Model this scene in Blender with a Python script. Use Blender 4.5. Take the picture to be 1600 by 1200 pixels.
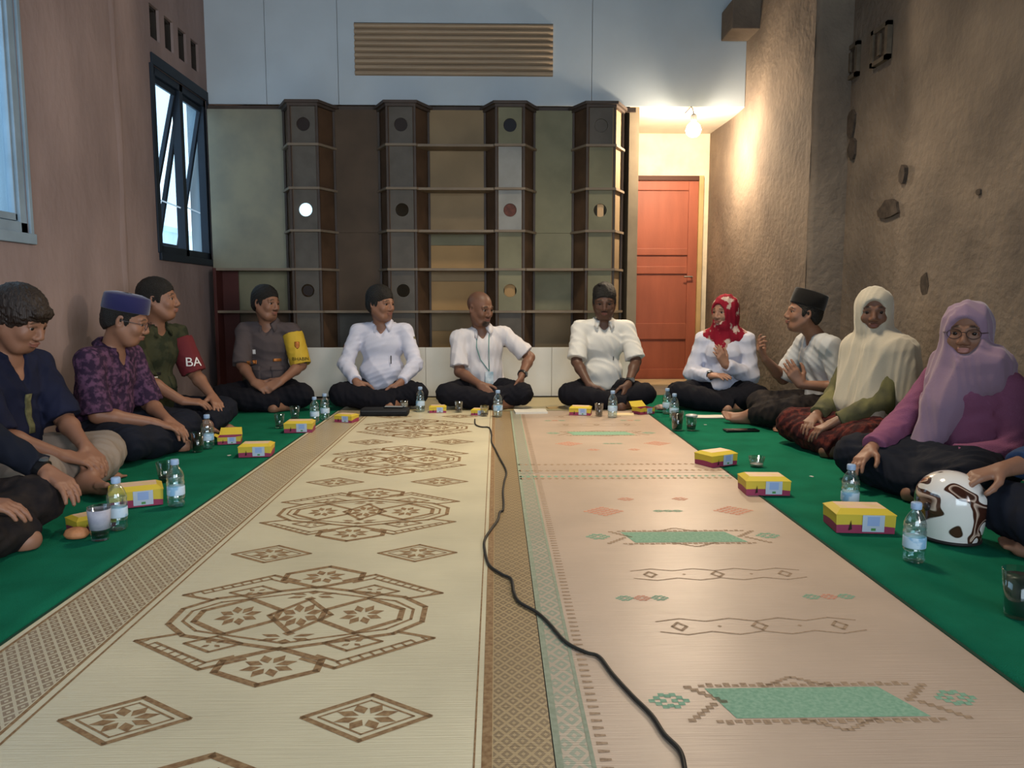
import bpy, bmesh, math, random
import numpy as np
from mathutils import Vector, Matrix, Euler

for o in list(bpy.data.objects): bpy.data.objects.remove(o, do_unlink=True)
SC = bpy.context.scene
COL = SC.collection
R = math.radians
PI = math.pi

# ------------------------------------------------------------------ camera
CAMH = 0.77
cam = bpy.data.objects.new('camera', bpy.data.cameras.new('camera'))
COL.objects.link(cam)
cam.location = (0, 0, CAMH)
cam.rotation_euler = (R(90 - 6.18), 0, R(-1.2))
cam.data.sensor_width = 36; cam.data.lens = 27.0
cam.data.clip_start = 0.02; cam.data.clip_end = 200
SC.camera = cam
CM = Euler((R(90 - 6.18), 0, R(-1.2))).to_matrix()

# ------------------------------------------------------------------ world, lights, exposure
SC.view_settings.view_transform = 'Standard'
SC.view_settings.look = 'None'
SC.view_settings.exposure = 0.0
SC.view_settings.gamma = 1.0
SC.view_settings.use_curve_mapping = False
W = bpy.data.worlds.new('world'); SC.world = W; W.use_nodes = True
bg = W.node_tree.nodes['Background']
bg.inputs[0].default_value = (0.60, 0.82, 1.0, 1); bg.inputs[1].default_value = 2.3

def area(name, loc, target, sx, sy, power, col, spread=180):
    l = bpy.data.lights.new(name, 'AREA'); l.shape = 'RECTANGLE'; l.size = sx; l.size_y = sy
    l.energy = power; l.color = col; l.spread = R(spread)
    o = bpy.data.objects.new(name, l); COL.objects.link(o); o.location = loc
    o.rotation_euler = (Vector(target) - Vector(loc)).to_track_quat('-Z', 'Y').to_euler()
    return o
# daylight through the wide doorway behind the camera
area('daylight_doorway', (0.3, -2.35, 1.45), (0.0, 3.0, 0.5), 3.4, 2.3, 92, (0.76, 0.89, 1.0))
# daylight through the side opening of the right wall, behind the camera
area('daylight_side_opening', (2.1, -0.6, 1.75), (-2.3, 3.6, 1.3), 1.0, 1.4, 30, (0.98, 0.90, 0.88), 90)
# the hall's own ceiling lamp, above the mats and out of the frame
area('hall_ceiling_lamp', (0.55, 4.1, 3.8), (0.6, 4.1, 0), 0.5, 0.5, 54, (1.0, 0.84, 0.62), 100)

# ------------------------------------------------------------------ helpers
def ray(px, py):
    return CM @ Vector(((px - 800) / 1200.0, -(py - 600) / 1200.0, -1.0))
def at(px, py, Y):
    d = ray(px, py); t = Y / d.y
    return Vector((d.x * t, Y, CAMH + d.z * t))
def gnd(px, py, z=0.0):
    d = ray(px, py); t = (z - CAMH) / d.z
    return Vector((d.x * t, d.y * t, z))
def lin(h):
    h = h.lstrip('#'); out = []
    for i in (0, 2, 4):
        c = int(h[i:i+2], 16) / 255.0
        out.append(c / 12.92 if c <= 0.04045 else ((c + 0.055) / 1.055) ** 2.4)
    return out + [1.0]

MATS = {}
def mat(name, col, rough=0.8, var=0.0, vscale=6.0, bump=0.0, bscale=60.0, col2=None, metal=0.0, emit=0.0,
        spec=0.3, sheen=0.0, stretch=(1, 1, 1), thr=(0.35, 0.65), detail=4):
    if name in MATS: return MATS[name]
    m = bpy.data.materials.new(name); m.use_nodes = True; nt = m.node_tree; N = nt.nodes; L = nt.links
    b = N['Principled BSDF']; c = lin(col) if isinstance(col, str) else list(col)
    b.inputs['Base Color'].default_value = c; b.inputs['Roughness'].default_value = rough
    b.inputs['Metallic'].default_value = metal; b.inputs['Specular IOR Level'].default_value = spec
    if sheen: b.inputs['Sheen Weight'].default_value = sheen
    if emit:
        b.inputs['Emission Color'].default_value = c; b.inputs['Emission Strength'].default_value = emit
    tc = N.new('ShaderNodeTexCoord'); mp = N.new('ShaderNodeMapping'); L.new(tc.outputs['Object'], mp.inputs[0])
    mp.inputs['Scale'].default_value = stretch
    if var or col2:
        nz = N.new('ShaderNodeTexNoise'); nz.inputs['Scale'].default_value = vscale; nz.inputs['Detail'].default_value = detail
        L.new(mp.outputs[0], nz.inputs['Vector'])
        rp = N.new('ShaderNodeValToRGB'); L.new(nz.outputs[0], rp.inputs[0])
        rp.color_ramp.elements[0].position = thr[0]; rp.color_ramp.elements[1].position = thr[1]
        if col2: a, z = c, lin(col2)
        else: a = [x * (1 - var) for x in c[:3]] + [1]; z = [min(1, x * (1 + var)) for x in c[:3]] + [1]
        rp.color_ramp.elements[0].color = a; rp.color_ramp.elements[1].color = z
        L.new(rp.outputs[0], b.inputs['Base Color'])
    if bump:
        n2 = N.new('ShaderNodeTexNoise'); n2.inputs['Scale'].default_value = bscale; n2.inputs['Detail'].default_value = 5
        L.new(mp.outputs[0], n2.inputs['Vector'])
        bp = N.new('ShaderNodeBump'); bp.inputs['Strength'].default_value = bump; bp.inputs['Distance'].default_value = 0.02
        L.new(n2.outputs[0], bp.inputs['Height']); L.new(bp.outputs[0], b.inputs['Normal'])
    MATS[name] = m
    return m

def mesh_obj(name, verts, faces, m, parent=None, smooth=False, loc=None, rot=None):
    me = bpy.data.meshes.new(name); me.from_pydata([tuple(v) for v in verts], [], faces)
    for mm in (m if isinstance(m, (list, tuple)) else [m]): me.materials.append(mm)
    if smooth: me.polygons.foreach_set('use_smooth', [True] * len(me.polygons))
    me.update()
    o = bpy.data.objects.new(name, me); COL.objects.link(o)
    if parent: o.parent = parent
    if loc is not None: o.location = loc
    if rot is not None: o.rotation_euler = rot
    return o

class MB:
    """collects shapes of ONE object"""
    def __init__(s): s.v = []; s.f = []; s.mi = []; s.cur = 0
    def add(s, vs, fs):
        n = len(s.v); s.v += [tuple(v) for v in vs]
        for f in fs: s.f.append(tuple(i + n for i in f)); s.mi.append(s.cur)
        return s
    def box(s, x0, x1, y0, y1, z0, z1, b=0.0, M=None):
        if b <= 0:
            vs = [(x, y, z) for z in (z0, z1) for y in (y0, y1) for x in (x0, x1)]
            fs = [(0, 2, 3, 1), (4, 5, 7, 6), (0, 1, 5, 4), (2, 6, 7, 3), (0, 4, 6, 2), (1, 3, 7, 5)]
        else:
            bm = bmesh.new(); bmesh.ops.create_cube(bm, size=1.0)
            for v in bm.verts:
                v.co = Vector(((x0 + x1) / 2 + v.co.x * (x1 - x0), (y0 + y1) / 2 + v.co.y * (y1 - y0), (z0 + z1) / 2 + v.co.z * (z1 - z0)))
            bmesh.ops.bevel(bm, geom=list(bm.edges), offset=b, segments=2, affect='EDGES', profile=0.6)
            vs = [tuple(v.co) for v in bm.verts]; fs = [tuple(v.index for v in f.verts) for f in bm.faces]; bm.free()
        if M is not None: vs = [M @ Vector(v) for v in vs]
        return s.add(vs, fs)
    def tube(s, pts, r, n=8, cap=True):
        pts = [Vector(p) for p in pts]; rs = r if isinstance(r, (list, tuple)) else [r] * len(pts)
        vs = []; up = Vector((0, 0, 1))
        for i, p in enumerate(pts):
            d = (pts[min(i + 1, len(pts) - 1)] - pts[max(i - 1, 0)]).normalized()
            a = d.cross(up)
            if a.length < 0.05: a = d.cross(Vector((1, 0, 0)))
            a.normalize(); b2 = a.cross(d).normalized()
            for k in range(n):
                t = 2 * PI * k / n; vs.append(p + (a * math.cos(t) + b2 * math.sin(t)) * rs[i])
        fs = []
        for i in range(len(pts) - 1):
            for k in range(n): fs.append((i*n+k, (i+1)*n+k, (i+1)*n+(k+1) % n, i*n+(k+1) % n))
        if cap: fs.append(tuple(range(n))); fs.append(tuple(reversed(range((len(pts)-1)*n, len(pts)*n))))
        return s.add(vs, fs)
    def lathe(s, prof, n=24, c=(0, 0, 0), sx=1.0, sy=1.0, M=None):
        vs = []
        for r, z in prof:
            for k in range(n):
                t = 2 * PI * k / n; vs.append(Vector((c[0] + r * sx * math.cos(t), c[1] + r * sy * math.sin(t), c[2] + z)))
        if M is not None: vs = [M @ v for v in vs]
        fs = [(i*n+k, i*n+(k+1) % n, (i+1)*n+(k+1) % n, (i+1)*n+k) for i in range(len(prof) - 1) for k in range(n)]
        if prof[0][0] > 1e-5: fs.append(tuple(reversed(range(n))))
        if prof[-1][0] > 1e-5: fs.append(tuple(range((len(prof)-1)*n, len(prof)*n)))
        return s.add(vs, fs)
    def prism(s, poly, z0, z1):
        n = len(poly)
        vs = [(x, y, z0) for x, y in poly] + [(x, y, z1) for x, y in poly]
        fs = [tuple(reversed(range(n))), tuple(range(n, 2*n))] + [(i, (i+1) % n, n+(i+1) % n, n+i) for i in range(n)]
        return s.add(vs, fs)
    def build(s, name, m, parent=None, smooth=False, loc=None, rot=None):
        o = mesh_obj(name, s.v, s.f, m, parent, smooth, loc, rot)
        if any(s.mi): o.data.polygons.foreach_set('material_index', s.mi)
        return o

def tag(o, label=None, cat=None, group=None, kind=None):
    if label: o['label'] = label
    if cat: o['category'] = cat
    if group: o['group'] = group
    if kind: o['kind'] = kind
    return o
def thing(name, label, cat, loc=(0, 0, 0), rz=0.0, group=None, kind=None):
    o = bpy.data.objects.new(name, None); COL.objects.link(o); o.location = loc; o.rotation_euler = (0, 0, rz)
    o.empty_display_size = 0.1
    return tag(o, label, cat, group, kind)
def copy_tree(o, parent=None):
    c = o.copy(); COL.objects.link(c)
    if parent: c.parent = parent
    for ch in list(o.children): copy_tree(ch, c)
    return c
# ================================================================== THE ROOM
XL, XRF, XRN = -2.32, 2.04, 2.27       # left wall, right wall far part, right wall near part
YP, YD = 6.45, 7.47                    # partition plane, door wall
YSTEP = 5.03
ZC = 4.0
ZS = at(800, 165, YP).z                # underside of the white upper panel
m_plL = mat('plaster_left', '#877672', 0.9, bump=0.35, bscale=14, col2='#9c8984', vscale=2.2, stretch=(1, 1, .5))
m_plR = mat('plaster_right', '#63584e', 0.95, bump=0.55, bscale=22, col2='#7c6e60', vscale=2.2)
m_conc = mat('concrete', '#6f665b', 0.9, bump=0.3, bscale=40, var=.15)
m_white = mat('white_board_paint', '#bcc8d0', 0.55, var=.04, vscale=2.5, bump=.03, bscale=8)
m_soff = mat('soffit_paint', '#cfc6b6', 0.7, var=.05)
m_roof = mat('roof_dark', '#3b3733', 0.9, var=.2)
m_frame = mat('window_frame_dark', '#1d2733', 0.5, var=.1)
m_sashm = mat('window_daylit_bluegrey', '#8296a4', 0.5, var=.1)  # pale blue-grey paints the daylight on the near window's frame and sashes
m_glassp = None
def simple_glass(name, col=(0.9, 0.95, 1, 1), rough=0.05, mix=0.12, k=0.45):
    m = bpy.data.materials.new(name); m.use_nodes = True; nt = m.node_tree; N = nt.nodes; L = nt.links
    N.remove(N['Principled BSDF']); out = N['Material Output']
    t = N.new('ShaderNodeBsdfTransparent'); t.inputs[0].default_value = col
    g = N.new('ShaderNodeBsdfGlossy'); g.inputs['Roughness'].default_value = rough; g.inputs[0].default_value = (1, 1, 1, 1)
    lw = N.new('ShaderNodeLayerWeight'); lw.inputs[0].default_value = 0.35
    ma = N.new('ShaderNodeMath'); ma.operation = 'MULTIPLY_ADD'; ma.inputs[1].default_value = k; ma.inputs[2].default_value = mix
    L.new(lw.outputs['Facing'], ma.inputs[0])
    mx = N.new('ShaderNodeMixShader'); L.new(ma.outputs[0], mx.inputs[0]); L.new(t.outputs[0], mx.inputs[1]); L.new(g.outputs[0], mx.inputs[2])
    L.new(mx.outputs[0], out.inputs[0]); return m
m_pane = simple_glass('window_glass', (0.9, 0.96, 1.0, 1), 0.15, 0.03, 0.18)

def wall_holes(name, axis, c0, c1, a0, a1, z0, z1, holes, m):
    """box wall between coordinates c0..c1 (thickness), along a, with rectangular holes (a0,a1,z0,z1)"""
    A = sorted({a0, a1, *[h[0] for h in holes], *[h[1] for h in holes]})
    Z = sorted({z0, z1, *[h[2] for h in holes], *[h[3] for h in holes]})
    mb = MB()
    solid = lambda i, j: 0 <= i < len(A)-1 and 0 <= j < len(Z)-1 and not any(h[0] <= (A[i]+A[i+1])/2 <= h[1] and h[2] <= (Z[j]+Z[j+1])/2 <= h[3] for h in holes)
    def P(c, a, z): return (c, a, z) if axis == 'x' else (a, c, z)
    for i in range(len(A)-1):
        for j in range(len(Z)-1):
            if not solid(i, j): continue
            q = [(A[i], Z[j]), (A[i+1], Z[j]), (A[i+1], Z[j+1]), (A[i], Z[j+1])]
            mb.add([P(c0, *p) for p in q], [(0, 1, 2, 3)]); mb.add([P(c1, *p) for p in q], [(3, 2, 1, 0)])
            for di, dj, e in ((-1, 0, (0, 3)), (1, 0, (1, 2)), (0, -1, (0, 1)), (0, 1, (3, 2))):
                if not solid(i+di, j+dj):
                    p, r = q[e[0]], q[e[1]]
                    mb.add([P(c0, *p), P(c0, *r), P(c1, *r), P(c1, *p)], [(0, 1, 2, 3)])
    o = mb.build(name, m); bm = bmesh.new(); bm.from_mesh(o.data); bmesh.ops.remove_doubles(bm, verts=bm.verts, dist=1e-5)
    bmesh.ops.recalc_face_normals(bm, faces=bm.faces); bm.to_mesh(o.data); bm.free()
    return tag(o, kind='structure')

# floor slab
mb = MB().box(XL - .2, XRN + .2, -2.7, YD + .2, -.12, 0)
tag(mb.build('floor', m_conc), kind='structure')

# windows of the left wall: (y0, y1, z0, z1)
win1 = (1.6, 3.93, 1.10, 2.42); win2 = (5.44, 6.42, 1.10, 2.36)
vents = []
for i in range(4):
    y0 = 5.44 + i * .235; vents.append((y0, y0 + .15, 2.54, 2.76))
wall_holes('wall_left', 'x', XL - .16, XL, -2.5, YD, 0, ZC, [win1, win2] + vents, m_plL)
# ventilation blocks above the far window
for i, v in enumerate(vents):
    mb = MB()
    y0, y1, z0, z1 = v
    mb.box(XL-.15, XL-.02, y0, y0+.02, z0, z1).box(XL-.15, XL-.02, y1-.02, y1, z0, z1).box(XL-.15, XL-.02, y0, y1, z0, z0+.02).box(XL-.15, XL-.02, y0, y1, z1-.02, z1)
    mb.box(XL-.12, XL-.05, y0, y1, (z0+z1)/2-.012, (z0+z1)/2+.012).box(XL-.155, XL-.14, y0, y1, z0, z1)
    o = mb.build('ventilation_block', mat('vent_block', '#37322e', .95, var=.1), bpy.data.objects['wall_left'])
# vertical plaster ridge on the left wall (a column under the render)
mb = MB(); pr = []
for k in range(15):
    z = k * ZC / 14; w = .02 + .006 * math.sin(k * 2.1)
    pr.append(z)
    yy = 4.92 + .012 * math.sin(k * 1.3)
    mb.v += [(XL + .0005, yy - w*2, z), (XL + .012, yy - w * .4, z), (XL + .010, yy + w * .6, z), (XL + .0005, yy + w*2, z)]
for k in range(14):
    for j in range(3): mb.f.append((k*4+j, k*4+j+1, k*4+4+j+1, k*4+4+j)); mb.mi.append(0)
tag(mb.build('trim_1', m_plL, smooth=True), kind='structure')

def window(name, w, panes):
    y0, y1, z0, z1 = w
    t = thing(name, None, None, (0, 0, 0), kind='structure')
    fx0, fx1, ft = XL - .065, XL - .005, .055
    mb = MB().box(fx0, fx1, y0, y1, z0, z0 + ft, .004).box(fx0, fx1, y0, y1, z1 - ft, z1, .004)
    mb.box(fx0, fx1, y0, y0 + ft, z0, z1, .004).box(fx0, fx1, y1 - ft, y1, z0, z1, .004)
    n = len(panes); pw = (y1 - y0) / n
    for k in range(1, n): mb.box(fx0, fx1, y0 + k*pw - .03, y0 + k*pw + .03, z0, z1, .004)
    # architrave standing proud of the plaster
    e = .05
    mb.box(XL - .003, XL + .012, y0 - e*.4, y1 + e*.4, z1, z1 + .075, .004).box(XL - .07, XL + .02, y0 - e*.6, y1 + e*.6, z0 - .05, z0 + .002, .004)
    mb.box(XL - .003, XL + .012, y0 - .045, y0 + .002, z0, z1, .004).box(XL - .003, XL + .012, y1 - .002, y1 + .024, z0, z1, .004)
    mb.build('window_frame', m_sashm if name == 'window_1' else m_frame, t)
    MB().box(XL - .155, XL - .067, y0 - .001, y0 + .002, z0, z1).box(XL - .155, XL - .067, y1 - .004, y1 + .001, z0, z1).build('window_reveal', mat('reveal_daylit', '#93a4ae', .8), t)  # blue-grey of the reveal has the daylight painted in
    for k, ang in enumerate(panes):
        a, b = y0 + k*pw + .035, y0 + (k+1)*pw - .035
        zt, zb = z1 - ft - .005, z0 + ft + .005; H = zt - zb
        M = Matrix.Translation((XL - .035, 0, zt)) @ Matrix.Rotation(R(ang), 4, 'Y') @ Matrix.Translation((0, 0, -zt))
        s = .035
        mb = MB().box(-.015, .015, a, b, zt - s, zt, .003, M).box(-.015, .015, a, b, zb, zb + s, .003, M)
        mb.box(-.015, .015, a, a + s, zb, zt, .003, M).box(-.015, .015, b - s, b, zb, zt, .003, M)
        f = mb.build('sash', m_sashm if name == 'window_1' else m_frame, t)
        MB().box(-.003, .003, a + s*.8, b - s*.8, zb + s*.8, zt - s*.8, 0, M).build('pane', m_pane, f)
        if ang: MB().tube([M @ Vector((0, b - .02, zb + .35)), (XL - .03, b + .0, zb + .30)], .006, 6).build('stay_arm', mat('stay_white', '#d8dde0', .4), f)
    return t
window('window_1', win1, (0, 0, 0)); window('window_2', win2, (13, 11))

# pale neighbour wall and tree seen through the windows
nb = MB().box(-5.6, -5.4, 2.0, 14, -.1, 1.9).box(-5.65, -5.35, 2.0, 14, 1.9, 1.98)
tag(nb.build('garden_wall', mat('outside_wall', '#d3e0e8', .8, var=.1, vscale=2)), 'pale garden wall outside the left windows', 'wall')

# right wall: near part, return, far part with rounded edge
mb = MB()
def wavy_wall(mb, y0, y1, x, nz=20, ny=40):
    vs = []; rng = random.Random(int(x * 100))
    ph = [rng.uniform(0, 6) for _ in range(6)]
    for j in range(nz + 1):
        for i in range(ny + 1):
            y = y0 + (y1 - y0) * i / ny; z = ZC * j / nz
            w = .010 * math.sin(y * 2.1 + z * 1.3 + ph[0]) + .006 * math.sin(y * 5.3 - z * 4.1 + ph[1]) + .004 * math.sin(z * 9 + y * 3 + ph[2])
            e = min(1, (i / ny) * 8, (1 - i / ny) * 8)
            vs.append((x + w * e, y, z))
    n = ny + 1
    mb.add(vs, [(j*n+i, j*n+i+1, (j+1)*n+i+1, (j+1)*n+i) for j in range(nz) for i in range(ny)])
wavy_wall(mb, -.0, YSTEP, XRN)
# return with softly rounded corner
cr = [(XRN, YSTEP)] + [(XRF + .035 - .035 * math.sin(a), YSTEP + .035 - .035 * math.cos(a)) for a in [R(x) for x in (0, 30, 60, 90)]]
vs = []
for j in range(21):
    for (x, y) in cr:
        w = .006 * math.sin(j * 1.7) if x < XRN else 0
        vs.append((x + w, y, ZC * j / 20))
mb.add(vs, [(j*5+i, j*5+i+1, (j+1)*5+i+1, (j+1)*5+i) for j in range(20) for i in range(4)])
wavy_wall(mb, YSTEP + .035, YD, XRF)
mb.add([(XRN+.18, 0, 0), (XRN+.18, YD, 0), (XRN+.18, YD, ZC), (XRN+.18, 0, ZC), (XRN, 0, 0), (XRN, 0, ZC)], [(0, 1, 2, 3), (0, 3, 5, 4)])
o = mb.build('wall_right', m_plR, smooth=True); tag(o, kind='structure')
WR = o
wall_holes('wall_right_near', 'x', XRN, XRN + .18, -2.5, 0.0, 0, ZC, [(-1.2, -.02, .0, 2.5)], m_plR)
# corbel block at the top of the right wall, and the dark vent blocks and chips of the plaster
a = at(1133, 57, YP - .12); b = at(1200, 12, YP - .12)
MB().box(a.x, XRF + .05, YP - .30, YP - .003, a.z, b.z, .01).build('corbel', m_plR, WR)
m_hole = mat('plaster_pit', '#453b33', 1.0, var=.3, vscale=30)
def wallpt(px, py, X): 
    d = ray(px, py); t = X / d.x; return Vector((X, d.y * t, CAMH + d.z * t))
rng = random.Random(3)
for (px, py, w, h) in ((1332, 195, 9, 42), (1334, 232, 7, 30), (1391, 326, 22, 26), (1448, 446, 8, 36), (1413, 272, 6, 28), (1533, 300, 5, 8)):
    p = wallpt(px, py, XRN); k = p.y / 1200; W2 = w * k * 1.3 * p.y / XRN * .6; H2 = h * k * .55
    vs = [(XRN - .0165, p.y, p.z)]
    for i in range(10):
        t = 2*PI*i/10; q = rng.uniform(.75, 1.15)
        vs.append((XRN - .0155, p.y + math.cos(t) * W2 * q, p.z + math.sin(t) * H2 * q))
    vs += [(XRN + .01, v[1], v[2]) for v in vs[1:]]
    mesh_obj('plaster_chip', vs, [(0, 1 + (i+1) % 10, 1 + i) for i in range(10)] + [(1+i, 1+(i+1) % 10, 11+(i+1) % 10, 11+i) for i in range(10)], m_hole, WR)
for (px, py) in ((1333, 98), (1379, 70)):
    p = wallpt(px, py, XRN); y, z = p.y, p.z; x = XRN - .025
    mb = MB()
    mb.box(x, x+.03, y-.10, y-.07, z-.105, z+.105).box(x, x+.03, y+.07, y+.10, z-.105, z+.105).box(x, x+.03, y-.10, y+.10, z+.08, z+.105).box(x, x+.03, y-.1, y+.1, z-.105, z-.08)
    mb.box(x, x+.03, y-.014, y+.014, z-.06, z+.06)
    mb.cur = 1; mb.box(x+.012, x+.03, y-.08, y+.08, z-.09, z+.09)
    mb.build('ventilation_block', [mat('vent_concrete', '#5d5245', .95, var=.2, vscale=20), m_hole], WR)

# door wall, recess side wall, soffit, partition panel
dx0, dx1 = 1.20, at(1088, 400, YD).x
dz0, dz1 = at(1040, 592, YD).z, at(1040, 283, YD).z
wall_holes('wall_back', 'y', YD, YD + .15, XL, XRN, 0, ZC, [(dx0 - .05, dx1 + .05, 0.0, dz1 + .05)], mat('plaster_back', '#ddcdb0', .9, bump=.3, bscale=25, var=.1))
tag(MB().box(1.10, 1.18, YP + .02, YD, 0, ZS).build('wall_recess', mat('plaster_recess', '#9a8b74', .9, var=.1)), kind='structure')
tag(MB().box(1.10, XRF + .02, YP + .01, YD, ZS, ZS + .03).build('ceiling_soffit', m_soff), kind='structure')
# upper partition of white boards, in sheets with fine joints
wp = thing('wall_upper', None, None, kind='structure')
cuts = [XL] + [at(px, 100, YP).x for px in (415, 528, 925)] + [XRF + .0]
for i in range(len(cuts) - 1):
    xa, xb = cuts[i] + (.002 if i else 0), cuts[i+1] - .002
    if i == 2:
        vx0, vx1 = at(554, 78, YP).x, at(864, 78, YP).x; vz0, vz1 = at(700, 119, YP).z, at(700, 36, YP).z
        mb = MB().box(xa, vx0, YP, YP + .012, ZS, ZC).box(vx1, xb, YP, YP + .012, ZS, ZC).box(vx0, vx1, YP, YP + .012, ZS, vz0).box(vx0, vx1, YP, YP + .012, vz1, ZC)
        mb.build('board', m_white, wp)
    else:
        MB().box(xa, xb, YP, YP + .012, ZS, ZC).build('board', m_white, wp)
# slatted brown vent in the panel
vt = thing('louvre_vent', 'brown vent of horizontal slats set in the white upper board', 'vent', ((vx0+vx1)/2, YP, vz0))
hw = (vx1 - vx0) / 2; hh = vz1 - vz0
m_slat = mat('slat_brown', '#a8937a', .6, var=.12, vscale=4, stretch=(.3, 4, 4))
ns = 9
for i in range(ns):
    z0 = hh * i / ns; p = hh / ns
    mb = MB(); prof = [(.012, z0), (-.012, z0 + p * .25), (-.016, z0 + p * .5), (-.010, z0 + p * .8), (.012, z0 + p * .97)]
    vs = [(x, y, z) for x in (-hw, hw) for (y, z) in prof]
    mb.add(vs, [(j, j+1, j+6, j+5) for j in range(4)] + [(0, 4, 3, 2, 1), (5, 6, 7, 8, 9), (0, 5, 9, 4)])
    mb.build('slat', m_slat, vt)
MB().box(-hw, hw, .02, .03, 0, hh).build('backing', mat('vent_back', '#7b6a56', .8), vt)

# ceiling and the wall behind the camera with its doorway
tag(MB().box(XL - .2, XRN + .2, -2.7, YD + .2, ZC, ZC + .1).build('ceiling', m_roof), kind='structure')
wall_holes('wall_front', 'y', -2.62, -2.5, XL, XRN, 0, ZC, [(-1.4, 2.0, 0, 2.65)], m_plR)

# door
d = thing('door_1', None, None, (dx0, YD, 0), kind='structure')
m_door = mat('door_redbrown', '#96533c', .5, var=.10, vscale=3, stretch=(3, 3, .6), bump=.05, bscale=30)
m_doordk = mat('door_head_dark', '#4a2a1d', .6)
w = dx1 - dx0
rows = [dz1, at(1040, 305, YD).z, at(1040, 388, YD).z, at(1040, 402, YD).z, at(1040, 412, YD).z, at(1040, 430, YD).z, at(1040, 500, YD).z, at(1040, 527, YD).z, dz0 + .06]
MB().box(0, .09, -.02, .02, dz0, dz1, .004).build('stile', m_door, d); MB().box(w - .09, w, -.02, .02, dz0, dz1, .004).build('stile', m_door, d)
zt = [(dz1 - .09, dz1), (at(1040, 399, YD).z, at(1040, 388, YD).z), (at(1040, 428, YD).z, at(1040, 416, YD).z), (at(1040, 530, YD).z, at(1040, 505, YD).z), (dz0, dz0 + .10)]
for a_, b_ in zt: MB().box(.09, w - .09, -.022, .02, a_, b_, .006).build('rail', m_door, d)
for i in range(4): MB().box(.085, w - .085, -.004, .01, zt[i+1][1] - .002, zt[i][0] + .002, .002).build('door_panel', m_door, d)
tag(MB().box(-.04, w + .0, -.045, .03, dz1 + .0, dz1 + .045, .004).build('head_frame', m_doordk, d), 'dark head rail above the door')
MB().box(w, w + .045, -.05, .03, 0, dz1 + .045, .004).build('jamb', mat('jamb_pale', '#b79a6a', .7, var=.1), d)
MB().box(-.045, 0, -.05, .03, 0, dz1 + .045, .004).build('jamb', MATS['jamb_pale'], d)
MB().tube([(w - .05, -.03, 1.0), (w - .05, -.065, 1.0), (w - .13, -.065, 1.0)], .008, 8).build('door_handle', mat('steel', '#9a9a98', .3, metal=1), d)
tag(MB().box(1.18, XRF - .06, YD - .55, YD - .05, 0, dz0, .012).build('trim_2', mat('step_plaster', '#b09a78', .8, var=.08)), kind='structure')

# bare bulb under the soffit
bl = thing('bare_bulb', 'glowing bare bulb hanging above the red-brown door', 'lamp', (1.60, 6.36, ZS - .15))
mb = MB().lathe([(0, -.11), (.03, -.107), (.054, -.085), (.062, -.055), (.050, -.02), (.022, .005), (.02, .02)], 20)
m_bulb = mat('bulb_glow', (1.0, .80, .52, 1), emit=60)
gb = mb.build('glass_bulb', m_bulb, bl, True)
MB().lathe([(.022, .015), (.024, .02), (.024, .06), (.012, .07)], 16).build('socket', mat('socket_white', '#d8d4cc', .5), bl)
MB().tube([(0, 0, .068), (0, .04, .12), (0, .10, .152), (0, .29, .146)], .004, 6).build('wire', mat('black_rubber', '#15151a', .5), bl)
lp = bpy.data.lights.new('bulb_light', 'POINT'); lp.energy = 95; lp.color = (1.0, .80, .58); lp.shadow_soft_size = .035
lo = bpy.data.objects.new('bulb_light', lp); COL.objects.link(lo); lo.location = (1.60, 6.36, ZS - .30)
# ================================================================== DISPLAY SHELF
YF = 6.18; YW = 6.37; YB = 6.41
sh = thing('display_shelf', 'tall dark wooden room divider shelf with four hexagonal columns and round holes', 'shelf', (0, 0, 0))
m_dk = mat('shelf_dark', '#4a3f38', .55, var=.15, vscale=6)
m_edge = mat('shelf_edge', '#7d6f5e', .6, var=.1)
m_face = mat('face_panel', '#5a544c', .6, var=.12, vscale=9)
m_faceL = mat('face_panel_sheen', '#8d8c86', .5, var=.10, vscale=8)  # pale tone paints the light reflected by two panels of the third column
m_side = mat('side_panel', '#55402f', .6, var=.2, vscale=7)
m_olive = mat('ply_olive', '#7d7a6b', .7, col2='#8d8873', vscale=4)
m_brown = mat('ply_brown', '#554638', .7, var=.12, vscale=5)
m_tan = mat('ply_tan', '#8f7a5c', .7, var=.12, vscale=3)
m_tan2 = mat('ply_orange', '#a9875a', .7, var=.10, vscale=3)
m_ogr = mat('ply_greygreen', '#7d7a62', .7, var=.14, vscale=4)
m_redb = mat('side_redbrown', '#4c2622', .6, var=.1)
zr = [at(800, y, YF).z for y in (163, 227, 295, 361, 421, 487, 560)]
zr[-1] = 0.02
cols = [at(px, 325, YF).x for px in (477, 628, 797, 938)]
hf, hwid = .108, .200
def hexpts(cx, g=0.0):
    return [(cx - hf - g*.6, YF - g), (cx + hf + g*.6, YF - g), (cx + hwid + g, YW), (cx + hwid + g, YB), (cx - hwid - g, YB), (cx - hwid - g, YW)]
def holed_panel(cx, y, w, z0, z1, zc, r, th=.012):
    n = 32; vs = []; 
    for yy in (y, y + th):
        for k in range(n):
            t = 2*PI*k/n + PI/4; vs.append((cx + r*math.cos(t), yy, zc + r*math.sin(t)))
        for k in range(n):
            t = 2*PI*k/n + PI/4; c, s = math.cos(t), math.sin(t); q = 1 / max(abs(c), abs(s))
            zz = zc + s*q*((z1 - zc) if s > 0 else (zc - z0)); vs.append((cx + c*q*w, yy, zz))
    fs = []
    for k in range(n):
        j = (k+1) % n
        fs.append((k, j, n+j, n+k)); fs.append((2*n+j, 2*n+k, 3*n+k, 3*n+j)); fs.append((j, k, 2*n+k, 2*n+j)); fs.append((n+k, n+j, 3*n+j, 3*n+k))
    return vs, fs
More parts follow.
